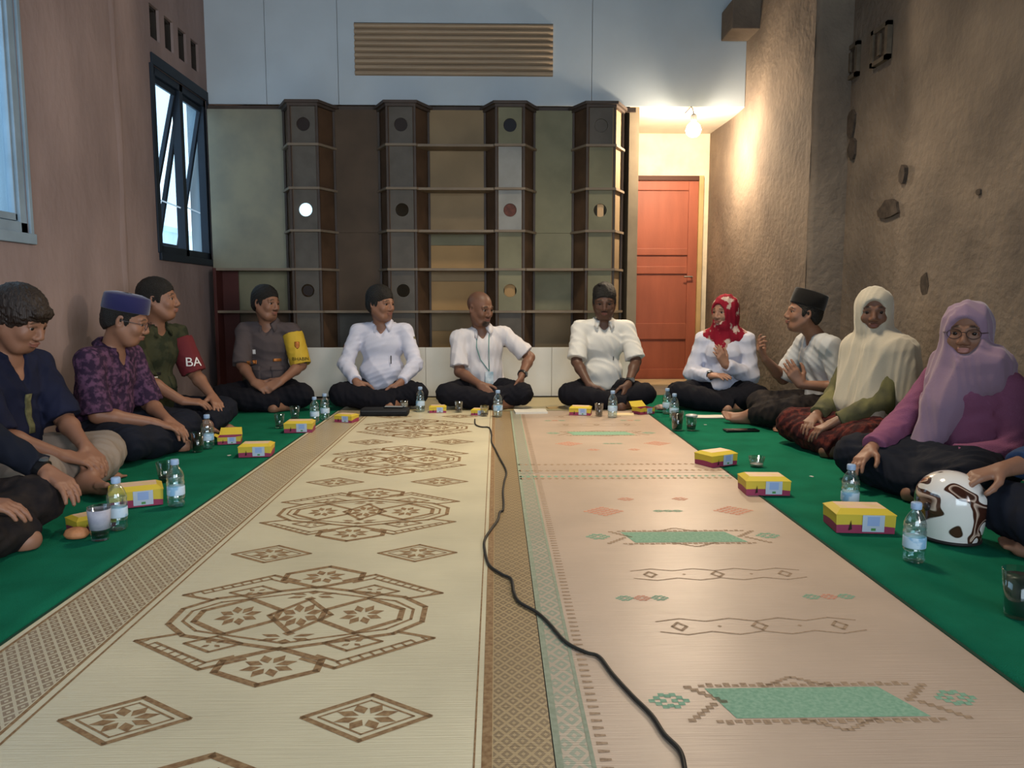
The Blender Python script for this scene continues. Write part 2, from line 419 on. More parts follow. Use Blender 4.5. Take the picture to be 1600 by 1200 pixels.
def facet(x0, y0, x1, y1, z0, z1, th=.010, inset=.012):
    d = Vector((x1-x0, y1-y0, 0)).normalized(); nrm = Vector((d.y, -d.x, 0))
    if nrm.y > 0: nrm = -nrm
    a = Vector((x0, y0, 0)) - nrm*inset; b = Vector((x1, y1, 0)) - nrm*inset
    vs = [a+Vector((0, 0, z0)), b+Vector((0, 0, z0)), b+Vector((0, 0, z1)), a+Vector((0, 0, z1))]
    vs += [v - nrm*th for v in vs]
    return vs, [(0, 1, 2, 3), (7, 6, 5, 4), (0, 4, 5, 1), (1, 5, 6, 2), (2, 6, 7, 3), (3, 7, 4, 0)]
for ci, cx in enumerate(cols):
    hp = hexpts(cx)
    for k, z in enumerate(zr):
        if k == 6: mb = MB().prism(hexpts(cx, .01), .012, .06)
        elif k == 0: mb = MB().prism(hexpts(cx, .035), z, z + .022).prism(hexpts(cx, .015), z - .02, z)
        else: mb = MB().prism(hexpts(cx, .020), z - .009, z + .009)
        mb.build('cornice' if k == 0 else 'ring_shelf', m_dk if k == 0 else m_edge, sh)
    for (x, y) in (hp[0], hp[1], hp[2], hp[5]):
        MB().box(x-.009, x+.009, y-.007, y+.011, .03, zr[0], .002).build('post', m_dk, sh)
    for k in range(6):
        z1, z0 = zr[k] - .008, zr[k+1] + .008
        pm = m_face
        if ci == 2 and k in (1, 2): pm = m_faceL
        if ci == 3: pm = m_ogr if k else m_face
        if ci == 2 and k in (0, 3, 4): pm = m_ogr
        if k in (0, 2, 4):
            zc = (z0 + z1) / 2; vs, fs = holed_panel(cx, YF + .008, hf - .008, z0, z1, zc, .052)
            MB().add(vs, fs).build('holed_panel', pm, sh)
        else:
            MB().box(cx - hf + .008, cx + hf - .008, YF + .008, YF + .02, z0, z1).build('face_panel', pm, sh)
        for (a_, b_) in ((hp[5], hp[0]), (hp[1], hp[2])):
            vs, fs = facet(a_[0], a_[1], b_[0], b_[1], z0, z1)
            lit = (ci == 3 and a_ == hp[1])  # lighter wood paints the lamplight onto the facet facing the bulb
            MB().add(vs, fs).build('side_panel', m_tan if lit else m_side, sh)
# pale ring insert and round discs in some holes; dark ones paint the darkness behind
def disc(cx, zc, r, m, nm, y=YF + .014):
    MB().lathe([(0, 0), (r, 0), (r, .01), (0, .01)], 24, M=Matrix.Translation((cx, y + .01, zc)) @ Matrix.Rotation(R(90), 4, 'X')).build(nm, m, sh)
hz = [(zr[k] + zr[k+1]) / 2 for k in (0, 2, 4)]
disc(cols[0], hz[2], .040, mat('hole_dark', '#2b211d', .6), 'hole_disc')
disc(cols[0], hz[0], .05, MATS['hole_dark'], 'hole_disc'); disc(cols[1], hz[0], .05, MATS['hole_dark'], 'hole_disc')
disc(cols[2], hz[0], .05, mat('hole_black', '#1b1b22', .6), 'hole_disc')
disc(cols[2], hz[1], .05, mat('plug_reddish', '#5e3428', .6, var=.4, vscale=30), 'hole_disc')
disc(cols[3], hz[0], .05, m_face, 'hole_disc')
MB().box(cols[2] - .045, cols[2] + .04, YF + .03, YF + .04, hz[2] - .05, hz[2] + .05).build('backing_card', m_tan2, sh)
# glowing disc added in this hole in place of daylight seen through
disc(cols[0], hz[1], .058, mat('daylight_glow', (.55, .85, 1, 1), emit=1.6), 'glow_disc', YF + .03)
MB().box(cols[3] - .02, cols[3] + .03, YF + .03, YF + .035, hz[1] - .05, hz[1] + .05).build('lamplight_patch', mat('lamplight_paint', '#e0b88a', .8), sh)  # pale warm patch paints the lamplight showing in this hole
# back boards of the bays
def bay(xa, xb, specs):
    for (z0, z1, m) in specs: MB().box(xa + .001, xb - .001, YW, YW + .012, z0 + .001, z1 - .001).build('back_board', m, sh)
bay(XL + .02, cols[0] - hwid, [(zr[4], zr[0], m_olive), (zr[5], zr[4], m_ogr), (.02, zr[5], m_brown)])
bay(cols[0] + hwid, cols[1] - hwid, [(zr[3], zr[0], m_brown), (zr[5], zr[3], m_brown), (.02, zr[5], m_face)])
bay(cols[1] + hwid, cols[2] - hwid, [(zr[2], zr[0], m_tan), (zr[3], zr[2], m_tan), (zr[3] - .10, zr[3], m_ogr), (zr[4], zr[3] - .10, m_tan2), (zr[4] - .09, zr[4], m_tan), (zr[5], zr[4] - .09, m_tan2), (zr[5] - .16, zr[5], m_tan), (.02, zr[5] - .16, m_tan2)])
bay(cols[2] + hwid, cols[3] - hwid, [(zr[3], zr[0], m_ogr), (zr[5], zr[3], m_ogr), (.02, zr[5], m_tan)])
def plate(xa, xb, z, y0=YF + .004): MB().box(xa, xb, y0, YW, z - .010, z + .010, .002).build('shelf_board', m_edge, sh)
for k in (1, 2, 3, 4, 5): plate(cols[1] + hf + .01, cols[2] - hf - .01, zr[k])
for k in (4, 5): plate(cols[2] + hf + .01, cols[3] - hf - .01, zr[k])
plate(cols[0] + hf + .01, cols[1] - hf - .01, zr[5])
# low cabinet at the left end
xl = at(338, 500, YF).x
plate(xl, cols[0] - hf - .01, zr[4]); plate(xl, cols[0] - hf - .01, zr[5])
MB().box(xl - .012, xl + .012, YF - .0, YW, .01, zr[4] + .01, .002).build('end_panel', m_redb, sh)
MB().box(xl + .012, xl + .14, YW - .05, YW - .04, .01, zr[4] - .01, .002).build('inner_panel', m_redb, sh)
MB().box(XL + .01, XRF - .9, YB + .002, YB + .02, ZS - .055, ZS - .02).build('top_rail', m_dk, sh)
# white low board in front of the shelf
x0, x1 = at(450, 570, 6.08).x, at(992, 570, 6.08).x; zt_ = at(700, 543, 6.08).z
xs = [x0, at(665, 570, 6.08).x, at(862, 570, 6.08).x, x1]
lb = thing('low_white_board', 'low white board along the floor in front of the dark shelf', 'board', (0, 6.08, 0))
for i in range(3): MB().box(xs[i] + .001, xs[i+1] - .001, 0, .03, .014, zt_, .003).build('panel', mat('low_board_white', '#d9d6cc', .45, var=.05, vscale=3), lb)
MB().box(xs[0], xs[3], .03, .045, .013, .05).build('base_rail', m_edge, lb)

# ================================================================== CARPETS, MATS
m_green = mat('green_carpet', '#115c44', .95, bump=.3, bscale=300, col2='#15684e', vscale=5, spec=.05)
m_green2 = mat('green_hem', '#0a3524', .9)
def slab_mesh(x0, x1, y0, y1, z0, z1, nx, ny, amp, seed, m, name, lab, cat):
    """thin soft sheet with slight waves"""
    rng = random.Random(seed); ph = [rng.uniform(0, 6) for _ in range(4)]
    vs = []
    for j in range(ny + 1):
        for i in range(nx + 1):
            x = x0 + (x1-x0)*i/nx; y = y0 + (y1-y0)*j/ny
            w = amp * (.5 + .5*math.sin(x*7 + y*3 + ph[0]) * math.sin(y*5 - x*4 + ph[1]))
            vs.append((x, y, z1 + w))
    n = nx + 1; k = len(vs)
    fs = [(j*n+i, j*n+i+1, (j+1)*n+i+1, (j+1)*n+i) for j in range(ny) for i in range(nx)]
    bd = [i for i in range(n)] + [j*n+nx for j in range(1, ny+1)] + [ny*n+i for i in range(nx-1, -1, -1)] + [j*n for j in range(ny-1, 0, -1)]
    for i in bd: vs.append((vs[i][0], vs[i][1], z0))
    L = len(bd)
    for i in range(L): fs.append((bd[(i+1) % L], bd[i], k+i, k+(i+1) % L))
    o = mesh_obj(name, vs, fs, m, smooth=True); return tag(o, lab, cat)
XA0, XA1, XB0, XB1 = -1.10, -.012, .098, 1.03
gl = slab_mesh(XL + .02, XA0 - .006, -.3, 5.95, .0005, .005, 20, 90, .002, 1, m_green, 'green_carpet', 'green felt carpet strip along the left wall under the seated men', 'carpet')
gr = slab_mesh(XB1 + .012, XRF - .02, 5.0, 6.2, .0005, .005, 14, 20, .002, 2, m_green, 'green_carpet', 'green felt carpet piece beside the red-brown door under the woman in the red scarf', 'carpet')
gr2 = slab_mesh(XB1 + .012, XRN - .02, -.3, 4.995, .0005, .005, 20, 70, .002, 3, m_green, 'green_carpet', 'green felt carpet strip along the right wall under seated women and boxes', 'carpet')

def mat_material(name, base, dark, lo, hi, scale=34.0, edge=None):
    """straw field with a woven diamond lattice between object x lo..hi bands"""
    m = bpy.data.materials.new(name); m.use_nodes = True; nt = m.node_tree; N = nt.nodes; L = nt.links
    b = N['Principled BSDF']; b.inputs['Roughness'].default_value = .38; b.inputs['Specular IOR Level'].default_value = .6
    tc = N.new('ShaderNodeTexCoord'); sp = N.new('ShaderNodeSeparateXYZ'); L.new(tc.outputs['Object'], sp.inputs[0])
    def M(op, a, c=None, d=None):
        n = N.new('ShaderNodeMath'); n.operation = op
        for i, v in enumerate((a, c, d)):
            if v is None: continue
            if isinstance(v, (int, float)): n.inputs[i].default_value = v
            else: L.new(v, n.inputs[i])
        return n.outputs[0]
    X, Y = sp.outputs[0], sp.outputs[1]
    u = M('ADD', M('MULTIPLY', X, scale), M('MULTIPLY', Y, scale*.72)); v = M('SUBTRACT', M('MULTIPLY', X, scale), M('MULTIPLY', Y, scale*.72))
    du = M('ABSOLUTE', M('SUBTRACT', M('FRACT', u), .5)); dv = M('ABSOLUTE', M('SUBTRACT', M('FRACT', v), .5))
    line = M('GREATER_THAN', M('MAXIMUM', du, dv), .38)
    core = M('LESS_THAN', M('MAXIMUM', du, dv), .14)
    lat = M('SUBTRACT', 1.0, M('MAXIMUM', line, core))       # dark between the pale lines
    band = M('MULTIPLY', M('GREATER_THAN', X, lo), M('LESS_THAN', X, hi))
    fac = M('MULTIPLY', M('MULTIPLY', lat, band), .85)
    nz = N.new('ShaderNodeTexNoise'); nz.inputs['Scale'].default_value = 3; nz.inputs['Detail'].default_value = 5
    L.new(tc.outputs['Object'], nz.inputs['Vector'])
    r = N.new('ShaderNodeValToRGB'); r.color_ramp.elements[0].position = .3; r.color_ramp.elements[1].position = .7
    bl_ = lin(base); r.color_ramp.elements[0].color = [c*.88 for c in bl_[:3]] + [1]; r.color_ramp.elements[1].color = [min(1, c*1.08) for c in bl_[:3]] + [1]
    L.new(nz.outputs[0], r.inputs[0])
    mp = N.new('ShaderNodeMapping'); mp.inputs['Scale'].default_value = (6, 260, 1); L.new(tc.outputs['Object'], mp.inputs[0])
    n2 = N.new('ShaderNodeTexNoise'); n2.inputs['Scale'].default_value = 1.0; L.new(mp.outputs[0], n2.inputs['Vector'])
    mx0 = N.new('ShaderNodeMixRGB'); mx0.blend_type = 'MULTIPLY'; mx0.inputs[0].default_value = .5
    r2 = N.new('ShaderNodeValToRGB'); r2.color_ramp.elements[0].color = (.75, .75, .75, 1); r2.color_ramp.elements[1].color = (1.1, 1.1, 1.1, 1)
    L.new(n2.outputs[0], r2.inputs[0]); L.new(r.outputs[0], mx0.inputs[1]); L.new(r2.outputs[0], mx0.inputs[2])
    mb_ = N.new('ShaderNodeMixRGB'); bf = M('MULTIPLY', band, .22); L.new(bf, mb_.inputs[0]); L.new(mx0.outputs[0], mb_.inputs[1]); mb_.inputs[2].default_value = lin(dark)
    mx = N.new('ShaderNodeMixRGB'); L.new(fac, mx.inputs[0]); L.new(mb_.outputs[0], mx.inputs[1]); mx.inputs[2].default_value = lin(dark)
    L.new(mx.outputs[0], b.inputs['Base Color'])
    bp = N.new('ShaderNodeBump'); bp.inputs['Strength'].default_value = .35; bp.inputs['Distance'].default_value = .002
    L.new(n2.outputs[0], bp.inputs['Height']); L.new(bp.outputs[0], b.inputs['Normal'])
    return m
ZM = .0085
def straw_mat(name, lab, x0, x1, y0, y1, m, z=ZM, seed=0):
    t = thing(name, lab, 'mat', (x0, y0, 0))
    o = MB().box(0, x1 - x0, 0, y1 - y0, z - .003, z).build('woven_field', m, t)
    return t
m_matA = mat_material('straw_yellow', '#cbc2a4', '#7c6244', .022, .215)
m_matC = mat_material('straw_brown', '#ab946c', '#6f5c42', .004, .2, 36)
m_matB = mat_material('straw_pinkish', '#b39e8b', '#7c8a78', .012, .058, 26)
m_matD = mat_material('straw_far', '#a8996d', '#8a6d45', .0, .0)
mA = straw_mat('straw_mat', 'yellow straw mat with large brown diamond medallions, left of the cable', XA0, XA1, -.3, 5.32, m_matA)
mC = straw_mat('straw_mat', 'narrow brown lattice mat strip showing between the two wide mats under the black cable', -.0105, .096, -.3, 5.30, m_matC, .0078)
mB = straw_mat('straw_mat', 'pinkish straw mat with green and red motifs, nearest on the right', XB0, XB1, -.3, 3.34, m_matB)
mB2 = straw_mat('straw_mat', 'pinkish straw mat with faint motifs at the far right, below the lamp', XB0, XB1, 3.345, 5.30, m_matB, ZM)
mD = straw_mat('straw_mat', 'plain straw mat lying crosswise under the men in white shirts', -1.09, 1.03, 5.325, 6.05, m_matD, .0090)

class Print:
    """flat woven print: strips and polygons lying on the mat"""
    def __init__(s, z): s.mb = MB(); s.z = z
    def poly(s, pts):
        s.mb.add([(x, y, s.z) for x, y in pts], [tuple(range(len(pts)))])
    def line(s, pts, w, closed=True):
        n = len(pts); w = w * (1.25 if w > .0055 else 1.1)
        for i in range(n if closed else n - 1):
            a = Vector(pts[i]); b = Vector(pts[(i+1) % n]); d = (b - a).normalized(); q = Vector((-d.y, d.x)) * w/2; e = d * w * .3
            s.poly([a - q - e, b - q + e, b + q + e, a + q - e])
    def petals(s, c, rx, ry, n=8):
        for k in range(n):
            t = 2*PI*k/n + PI/n; a = Vector((math.cos(t)*rx, math.sin(t)*ry)); p = Vector((-math.sin(t)*rx, math.cos(t)*ry)) * .22
            c_ = Vector(c); s.poly([c_ + a*.25, c_ + a*.6 - p, c_ + a, c_ + a*.6 + p])
ZP = ZM + .0006
m_pb = mat('print_brown', '#77593b', .7, var=.25, vscale=90, col2='#947956')
m_pb2 = mat('print_brown_deep', '#74543a', .7, var=.2, vscale=90)
m_pg = mat('print_green', '#84a48b', .7, col2='#6b947a', vscale=120)
m_pr = mat('print_red', '#b5705c', .7, col2='#c79a80', vscale=120)
m_pdk = mat('print_greybrown', '#86705a', .7, col2='#a58c72', vscale=120)
# mat A motifs (coordinates about the motif centre)
def big_motif():
    p = Print(ZP); w = .009
    def hexa(cx, cy, a, b, ww): p.line([(cx-a, cy+b*.3), (cx-a, cy-b*.3), (cx, cy-b), (cx+a, cy-b*.3), (cx+a, cy+b*.3), (cx, cy+b)], ww)
    for s in (1, -1):
        hexa(0, s*.262, .105, .082, .013); p.petals((0, s*.262), .06, .052)
        hexa(s*.15, 0, .095, .105, .012); p.petals((s*.15, 0), .055, .06)
    p.line([(-.30, .045), (-.30, -.045), (-.24, -.11), (0, -.185), (.24, -.11), (.30, -.045), (.30, .045), (.24, .11), (0, .185), (-.24, .11)], .011)
    for sx in (1, -1):
        for sy in (1, -1):
            p.line([(sx*.335, sy*.135), (sx*.14, sy*.275), (sx*.06, sy*.23)], w, False)
            p.line([(sx*.335, sy*.135), (sx*.25, sy*.10)], w, False)
            p.line([(sx*.285, sy*.145), (sx*.14, sy*.245), (sx*.09, sy*.215)], .006, False)
            p.line([(sx*.22, sy*.15), (sx*.15, sy*.195), (sx*.09, sy*.155), (sx*.16, sy*.115)], w*.8)
            p.petals((sx*.155, sy*.155), .03, .024, 4)
            for k in range(9):
                t = k/8; x = sx*(.32 - .17*t); y = sy*(.145 + .115*t); p.line([(x, y), (x - sx*.012, y + sy*-.014)], .005, False)
    p.line([(0, .10), (.075, 0), (0, -.10), (-.075, 0)], .010); p.line([(-.272, .030), (-.272, -.030), (-.22, -.085), (0, -.155), (.22, -.085), (.272, -.030), (.272, .030), (.22, .085), (0, .155), (-.22, .085)], .006)
    p.petals((0, 0), .055, .075); p.petals((0, .125), .07, .035, 6); p.petals((0, -.125), .07, .035, 6)
    return p.mb
def small_motif():
    p = Print(ZP)
    p.line([(-.117, 0), (0, -.078), (.117, 0), (0, .078)], .009); p.line([(-.088, 0), (0, -.058), (.088, 0), (0, .058)], .004)
    p.petals((0, 0), .062, .046)
    return p.mb
bmo = None; smo = None
for i in range(-1, 6):
    yc = 1.81 + .925*i
    if yc < 5.0:
        if bmo is None: bmo = big_motif().build('woven_medallion', m_pb, mA); o = bmo
        else: o = bmo.copy(); COL.objects.link(o)
        o.location = (-.478 - XA0, yc + .3, 0)
    ys = yc - .465
    for xs_ in (-.68, -.24):
        if ys < 0 or ys > 5.2: continue
        if smo is None: smo = small_motif().build('woven_diamond', m_pb, mA); o = smo
        else: o = smo.copy(); COL.objects.link(o)
        o.location = (xs_ - XA0, ys + .3, 0)
p = Print(ZP)
for x, w_ in ((.018, .006), (.222, .006), (.243, .005), (1.083, .014), (1.062, .003)): p.line([(x, .0), (x, 5.62)], w_, False)
p.mb.build('border_lines', m_pb, mA)
# mat B motifs
def rect_motif(mbp):
    g = Print(ZP); d = Print(ZP)
    g.poly([(-.165, -.055), (.195, -.055), (.15, .055), (-.195, .055)])
    st = []
    for k in range(25):
        x = -.205 + .41*k/24
        for s in (1, -1): d.poly([(x, s*.060), (x+.013, s*.060), (x+.013, s*(.070 + (.006 if k % 2 else 0))), (x, s*(.070 + (.006 if k % 2 else 0)))])
    for s in (1, -1):
        for k in range(6):
            a = .0 + k*.011
            d.poly([(s*(.235 - a), .066 - k*.011), (s*(.235 - a) + .016, .066 - k*.011), (s*(.235 - a) + .016, .054 - k*.011), (s*(.235 - a), .054 - k*.011)])
            d.poly([(s*(.255 - a), -.066 + k*.011), (s*(.255 - a) + .014, -.066 + k*.011), (s*(.255 - a) + .014, -.054 + k*.011), (s*(.255 - a), -.054 + k*.011)])
            d.poly([(s*(-.01 + .012*k), s*(.10 - k*.007)), (s*(-.01 + .012*k) + .014, s*(.10 - k*.007)), (s*(-.01 + .012*k) + .014, s*(.092 - k*.007)), (s*(-.01 + .012*k), s*(.092 - k*.007))])
            d.poly([(s*(-.02 - .012*k), s*(.10 - k*.007)), (s*(-.02 - .012*k) + .014, s*(.10 - k*.007)), (s*(-.02 - .012*k) + .014, s*(.092 - k*.007)), (s*(-.02 - .012*k), s*(.092 - k*.007))])
    return g.mb, d.mb
def flower_blob(r=1.0):
    p = Print(ZP); rng = random.Random(5)
    for (i, j) in [(-3, 0), (-2, 1), (-2, -1), (-1, 0), (-1, 2), (-1, -2), (0, 1.6), (0, -1.6), (1, 2), (1, 0), (1, -2), (2, 1), (2, -1), (3, 0)]:
        x, y, q = i*.011*r, j*.011*r, .0062*r; p.poly([(x-q, y-q), (x+q, y-q), (x+q, y+q), (x-q, y+q)])
    return p.mb
def red_diamond():
    p = Print(ZP)
    for j in range(-5, 6):
        n = 5 - abs(j)
        for i in range(-n, n+1):
            if (i + j) % 2 == 0: x, y, q = i*.016, j*.013, .0088; p.poly([(x-q, y-q*.8), (x+q, y-q*.8), (x+q, y+q*.8), (x-q, y+q*.8)])
    return p.mb
def zigzag():
    p = Print(ZP)
    for s in (1, -1):
        pts = [(-.24 + .06*k, s*(.045 if k % 2 else .028)) for k in range(9)]; p.line(pts, .004, False)
    for x in (-.19, 0, .19): p.line([(x-.017, 0), (x, -.022), (x+.017, 0), (x, .022)], .006)
    for x in (-.095, .095): p.poly([(x-.006, 0), (x, -.006), (x+.006, 0), (x, .006)])
    return p.mb
class Rep:
    def __init__(s, nm, mb, m): s.nm, s.mb, s.m, s.o = nm, mb, m, None
    def put(s, par, x, y, sc=1.0):
        if s.o is None:
            s.o = s.mb.build(s.nm, s.m, par); o = s.o
            if s.nm == 'stepped_edge_motif': o['kind'] = 'stuff'
        else: o = s.o.copy(); COL.objects.link(o); o.parent = par
        px_, py_, _ = par.location; o.location = (x - px_, y - py_, 0); o.scale = (sc, sc, 1)
g_, d_ = rect_motif(None)
RG, RD, FG, FR = Rep('green_panel_motif', g_, m_pg), Rep('stepped_edge_motif', d_, m_pdk), Rep('green_flower_motif', flower_blob(), m_pg), Rep('red_flower_motif', flower_blob(), m_pr)
RR, ZZ = Rep('red_diamond_motif', red_diamond(), m_pr), Rep('zigzag_motif', zigzag(), m_pdk)
for (par, yc) in ((mB, .35), (mB, 1.38), (mB, 2.41), (mB2, 4.37)):
    for r_ in (RG, RD): r_.put(par, .605, yc)
    for x in (.33, .885): FG.put(par, x, yc + .01)
for (par, yc) in ((mB, .865), (mB, 1.90), (mB2, 4.85)):
    ZZ.put(par, .62, yc - .175); ZZ.put(par, .62, yc + .17)
    for x in (.375, .86): FG.put(par, x - .045, yc, .6); FR.put(par, x, yc, .6); FG.put(par, x + .045, yc, .6)
for (par, yc, s) in ((mB, 2.72, 1), (mB2, 4.05, -1)):
    for x in (.39, .865): RR.put(par, x, yc)
    for x in (.59, .625, .66): FG.put(par, x, yc, .5)
    for x in (.50, .71): FR.put(par, x, yc + s*.17, .8)
def cross_band(par, yy):
    p = Print(ZP); x = .0
    while x < XB1 - XB0 - .02:
        p.poly([(x, yy), (x + .012, yy - .016), (x + .024, yy), (x + .012, yy + .016)]); x += .030
    return p.mb
for par, yy, m in ((mB, 3.24 + .3, m_pdk), (mB, 3.28 + .3, m_pg), (mB2, .05, m_pdk), (mB2, .18, m_pdk)):
    cross_band(par, yy).build('cross_band', m, par)
for par, L_ in ((mB, 3.62), (mB2, 1.94)):
    p = Print(ZP)
    for x, w_ in ((.006, .010), (.062, .006)): p.line([(x, .0), (x, L_)], w_, False)
    p.mb.build('border_lines', mat('print_sage', '#8f9682', .7, col2='#818a75', vscale=80), par)
    p = Print(ZP); y = .01
    while y < L_: p.poly([(.074, y), (.094, y + .002), (.094, y + .008), (.074, y + .010)]); y += .024
    p.mb.build('fringe_shadow_marks', m_pdk, par)  # dashes paint the fringe and its shadow line
    MB().box(XB1 - (XB0), XB1 - XB0 + .009, 0, L_, .006, ZM + .002).build('dark_hem', m_green2, par)
MB().box(-.007, 0, 0, 5.6, .006, ZM + .002).build('dark_hem', m_green2, mA)

# ================================================================== CABLE
pts_px = [(742, 655), (743, 663), (752, 667), (764, 668), (768, 678), (768, 690), (774, 702), (781, 716), (791, 736), (788, 752), (786, 768), (787, 785), (786, 797), (781, 800), (778, 812), (768, 826), (758, 842), (757, 856), (764, 882), (784, 897), (799, 905), (803, 925), (812, 941), (838, 956), (858, 974), (884, 1003), (915, 1019), (936, 1026), (957, 1053), (988, 1087), (1018, 1117), (1038, 1147), (1062, 1172), (1070, 1200), (1078, 1260)]
ctrl = [gnd(x, y, ZM + .005) for x, y in pts_px]
cp = []
for i in range(len(ctrl) - 1):
    p0, p1, p2, p3 = ctrl[max(i-1, 0)], ctrl[i], ctrl[i+1], ctrl[min(i+2, len(ctrl)-1)]
    for k in range(5):
        t = k / 5
        cp.append(.5*((2*p1) + (p2-p0)*t + (2*p0-5*p1+4*p2-p3)*t*t + (3*p1-p0-3*p2+p3)*t**3))
cp.append(ctrl[-1])
tag(MB().tube(cp, .0042, 8).build('power_cable', mat('cable_black', '#25231f', .5), smooth=True), 'thin black cable snaking across the mats towards the camera', 'cable')
# ================================================================== FIGURES (one smooth surface each, from a distance field)
BIG = np.float32(9.0)
class Field:
    def __init__(s, lo, hi, h):
        s.lo = np.array(lo, float); s.h = h
        s.n = np.ceil((np.array(hi) - s.lo) / h).astype(int) + 1
        s.F = np.full(s.n, BIG, np.float32)
    def region(s, lo, hi, pad):
        a = np.maximum(0, np.floor((np.array(lo) - pad - s.lo) / s.h).astype(int)); b = np.minimum(s.n, np.ceil((np.array(hi) + pad - s.lo) / s.h).astype(int) + 1)
        if (b <= a).any(): return None
        ax = [(s.lo[i] + s.h * np.arange(a[i], b[i])).astype(np.float32) for i in range(3)]
        return (slice(a[0], b[0]), slice(a[1], b[1]), slice(a[2], b[2])), ax[0][:, None, None], ax[1][None, :, None], ax[2][None, None, :]
    def join(s, sl, d, k, op):
        F = s.F[sl]
        if op == '+':
            if k > 0:
                h = np.clip(k - np.abs(F - d), 0, None) / k; s.F[sl] = np.minimum(F, d) - h*h*k*.25
            else: s.F[sl] = np.minimum(F, d)
        else:
            d = -d
            if k > 0:
                h = np.clip(k - np.abs(F - d), 0, None) / k; s.F[sl] = np.maximum(F, d) + h*h*k*.25
            else: s.F[sl] = np.maximum(F, d)
    def cone(s, a, b, ra, rb, k=.02, op='+', clip=None, flat=None):
        """tapered capsule; clip=(t0,t1) cuts it flat; flat=(axis vector, factor) squashes the section along a vector"""
        a = np.array(a, float); b = np.array(b, float); r = max(ra, rb)
        pad = k + 3*s.h
        g = s.region(np.minimum(a, b) - r, np.maximum(a, b) + r, pad)
        if g is None: return
        sl, X, Y, Z = g; ba = b - a; L2 = float(ba @ ba) + 1e-12
        px, py, pz = X - a[0], Y - a[1], Z - a[2]
        tt = (px*ba[0] + py*ba[1] + pz*ba[2]) / L2; t = np.clip(tt, 0, 1)
        qx, qy, qz = px - t*ba[0], py - t*ba[1], pz - t*ba[2]
        if flat is not None:
            v = np.array(flat[0], float); v /= np.linalg.norm(v); m = (qx*v[0] + qy*v[1] + qz*v[2]) * (1/flat[1] - 1)
            qx, qy, qz = qx + m*v[0], qy + m*v[1], qz + m*v[2]
        d = np.sqrt(qx*qx + qy*qy + qz*qz) - (ra + (rb - ra)*t)
        if flat is not None: d *= max(flat[1], .5)
        if clip is not None:
            L = math.sqrt(L2); d = np.maximum(d, np.maximum((clip[0] - tt)*L, (tt - clip[1])*L))
        s.join(sl, d.astype(np.float32), k, op)
    def ell(s, c, r, k=.02, op='+', M=None):
        """ellipsoid; M = 3x3 whose columns are its axes"""
        c = np.array(c, float); r = np.array(r, float); A = np.eye(3) if M is None else np.array(M)
        e = np.abs(A) @ r
        g = s.region(c - e, c + e, k + 3*s.h)
        if g is None: return
        sl, X, Y, Z = g; px, py, pz = X - c[0], Y - c[1], Z - c[2]
        k0 = 0; k1 = 0
        for i in range(3):
            u = px*A[0, i] + py*A[1, i] + pz*A[2, i]; k0 = k0 + (u/r[i])**2; k1 = k1 + (u/(r[i]**2))**2
        k0 = np.sqrt(k0); k1 = np.sqrt(k1) + 1e-9
        s.join(sl, (k0*(k0-1)/k1).astype(np.float32), k, op)
    def plane(s, n, c):
        """keep n.p <= c"""
        X = (s.lo[0] + s.h*np.arange(s.n[0])).astype(np.float32)[:, None, None]; Y = (s.lo[1] + s.h*np.arange(s.n[1])).astype(np.float32)[None, :, None]; Z = (s.lo[2] + s.h*np.arange(s.n[2])).astype(np.float32)[None, None, :]
        s.F = np.maximum(s.F, n[0]*X + n[1]*Y + n[2]*Z - np.float32(c))
    def folds(s, amp, freq, seed, aniso=(1, 1, .45)):
        m = np.argwhere(np.abs(s.F) < .025)
        if not len(m): return
        P = s.lo + m * s.h; rng = np.random.RandomState(seed); acc = np.zeros(len(P))
        for o in range(3):
            d = rng.normal(size=3) * np.array(aniso); d /= np.linalg.norm(d); d2 = rng.normal(size=3)
            w = np.sin(P @ (d*freq*(1+.6*o)) + 1.6*np.sin(P @ (d2*freq*.35) + rng.uniform(0, 6)) + rng.uniform(0, 6))
            acc += (1 - np.abs(w)*1.6) / (1 + .5*o)
        s.F[m[:, 0], m[:, 1], m[:, 2]] += (amp * acc * -.6).astype(np.float32)
    def mesh(s):
        F = s.F; S = F < 0
        n0, n1, n2 = F.shape
        cnt = np.zeros((n0-1, n1-1, n2-1), np.int8)
        for i in (0, 1):
            for j in (0, 1):
                for k in (0, 1): cnt += S[i:n0-1+i, j:n1-1+j, k:n2-1+k]
        idx = np.argwhere((cnt > 0) & (cnt < 8))
        if not len(idx): return np.zeros((0, 3)), np.zeros((0, 4), int)
        vid = np.full(cnt.shape, -1, np.int32); vid[idx[:, 0], idx[:, 1], idx[:, 2]] = np.arange(len(idx))
        corners = np.array([(i, j, k) for i in (0, 1) for j in (0, 1) for k in (0, 1)])
        V = np.stack([F[idx[:, 0]+c[0], idx[:, 1]+c[1], idx[:, 2]+c[2]] for c in corners], 1)
        V = np.clip(V, -.05, .05)
        pos = np.zeros((len(idx), 3)); num = np.zeros(len(idx))
        for a in range(8):
            for b in range(a+1, 8):
                if np.abs(corners[a]-corners[b]).sum() != 1: continue
                m = (V[:, a] < 0) != (V[:, b] < 0); fa, fb = V[m, a], V[m, b]; t = fa / (fa - fb)
                pos[m] += corners[a] + (corners[b]-corners[a]) * t[:, None]; num[m] += 1
        pos = pos / num[:, None]
        verts = s.lo + (idx + pos) * s.h
        quads = []
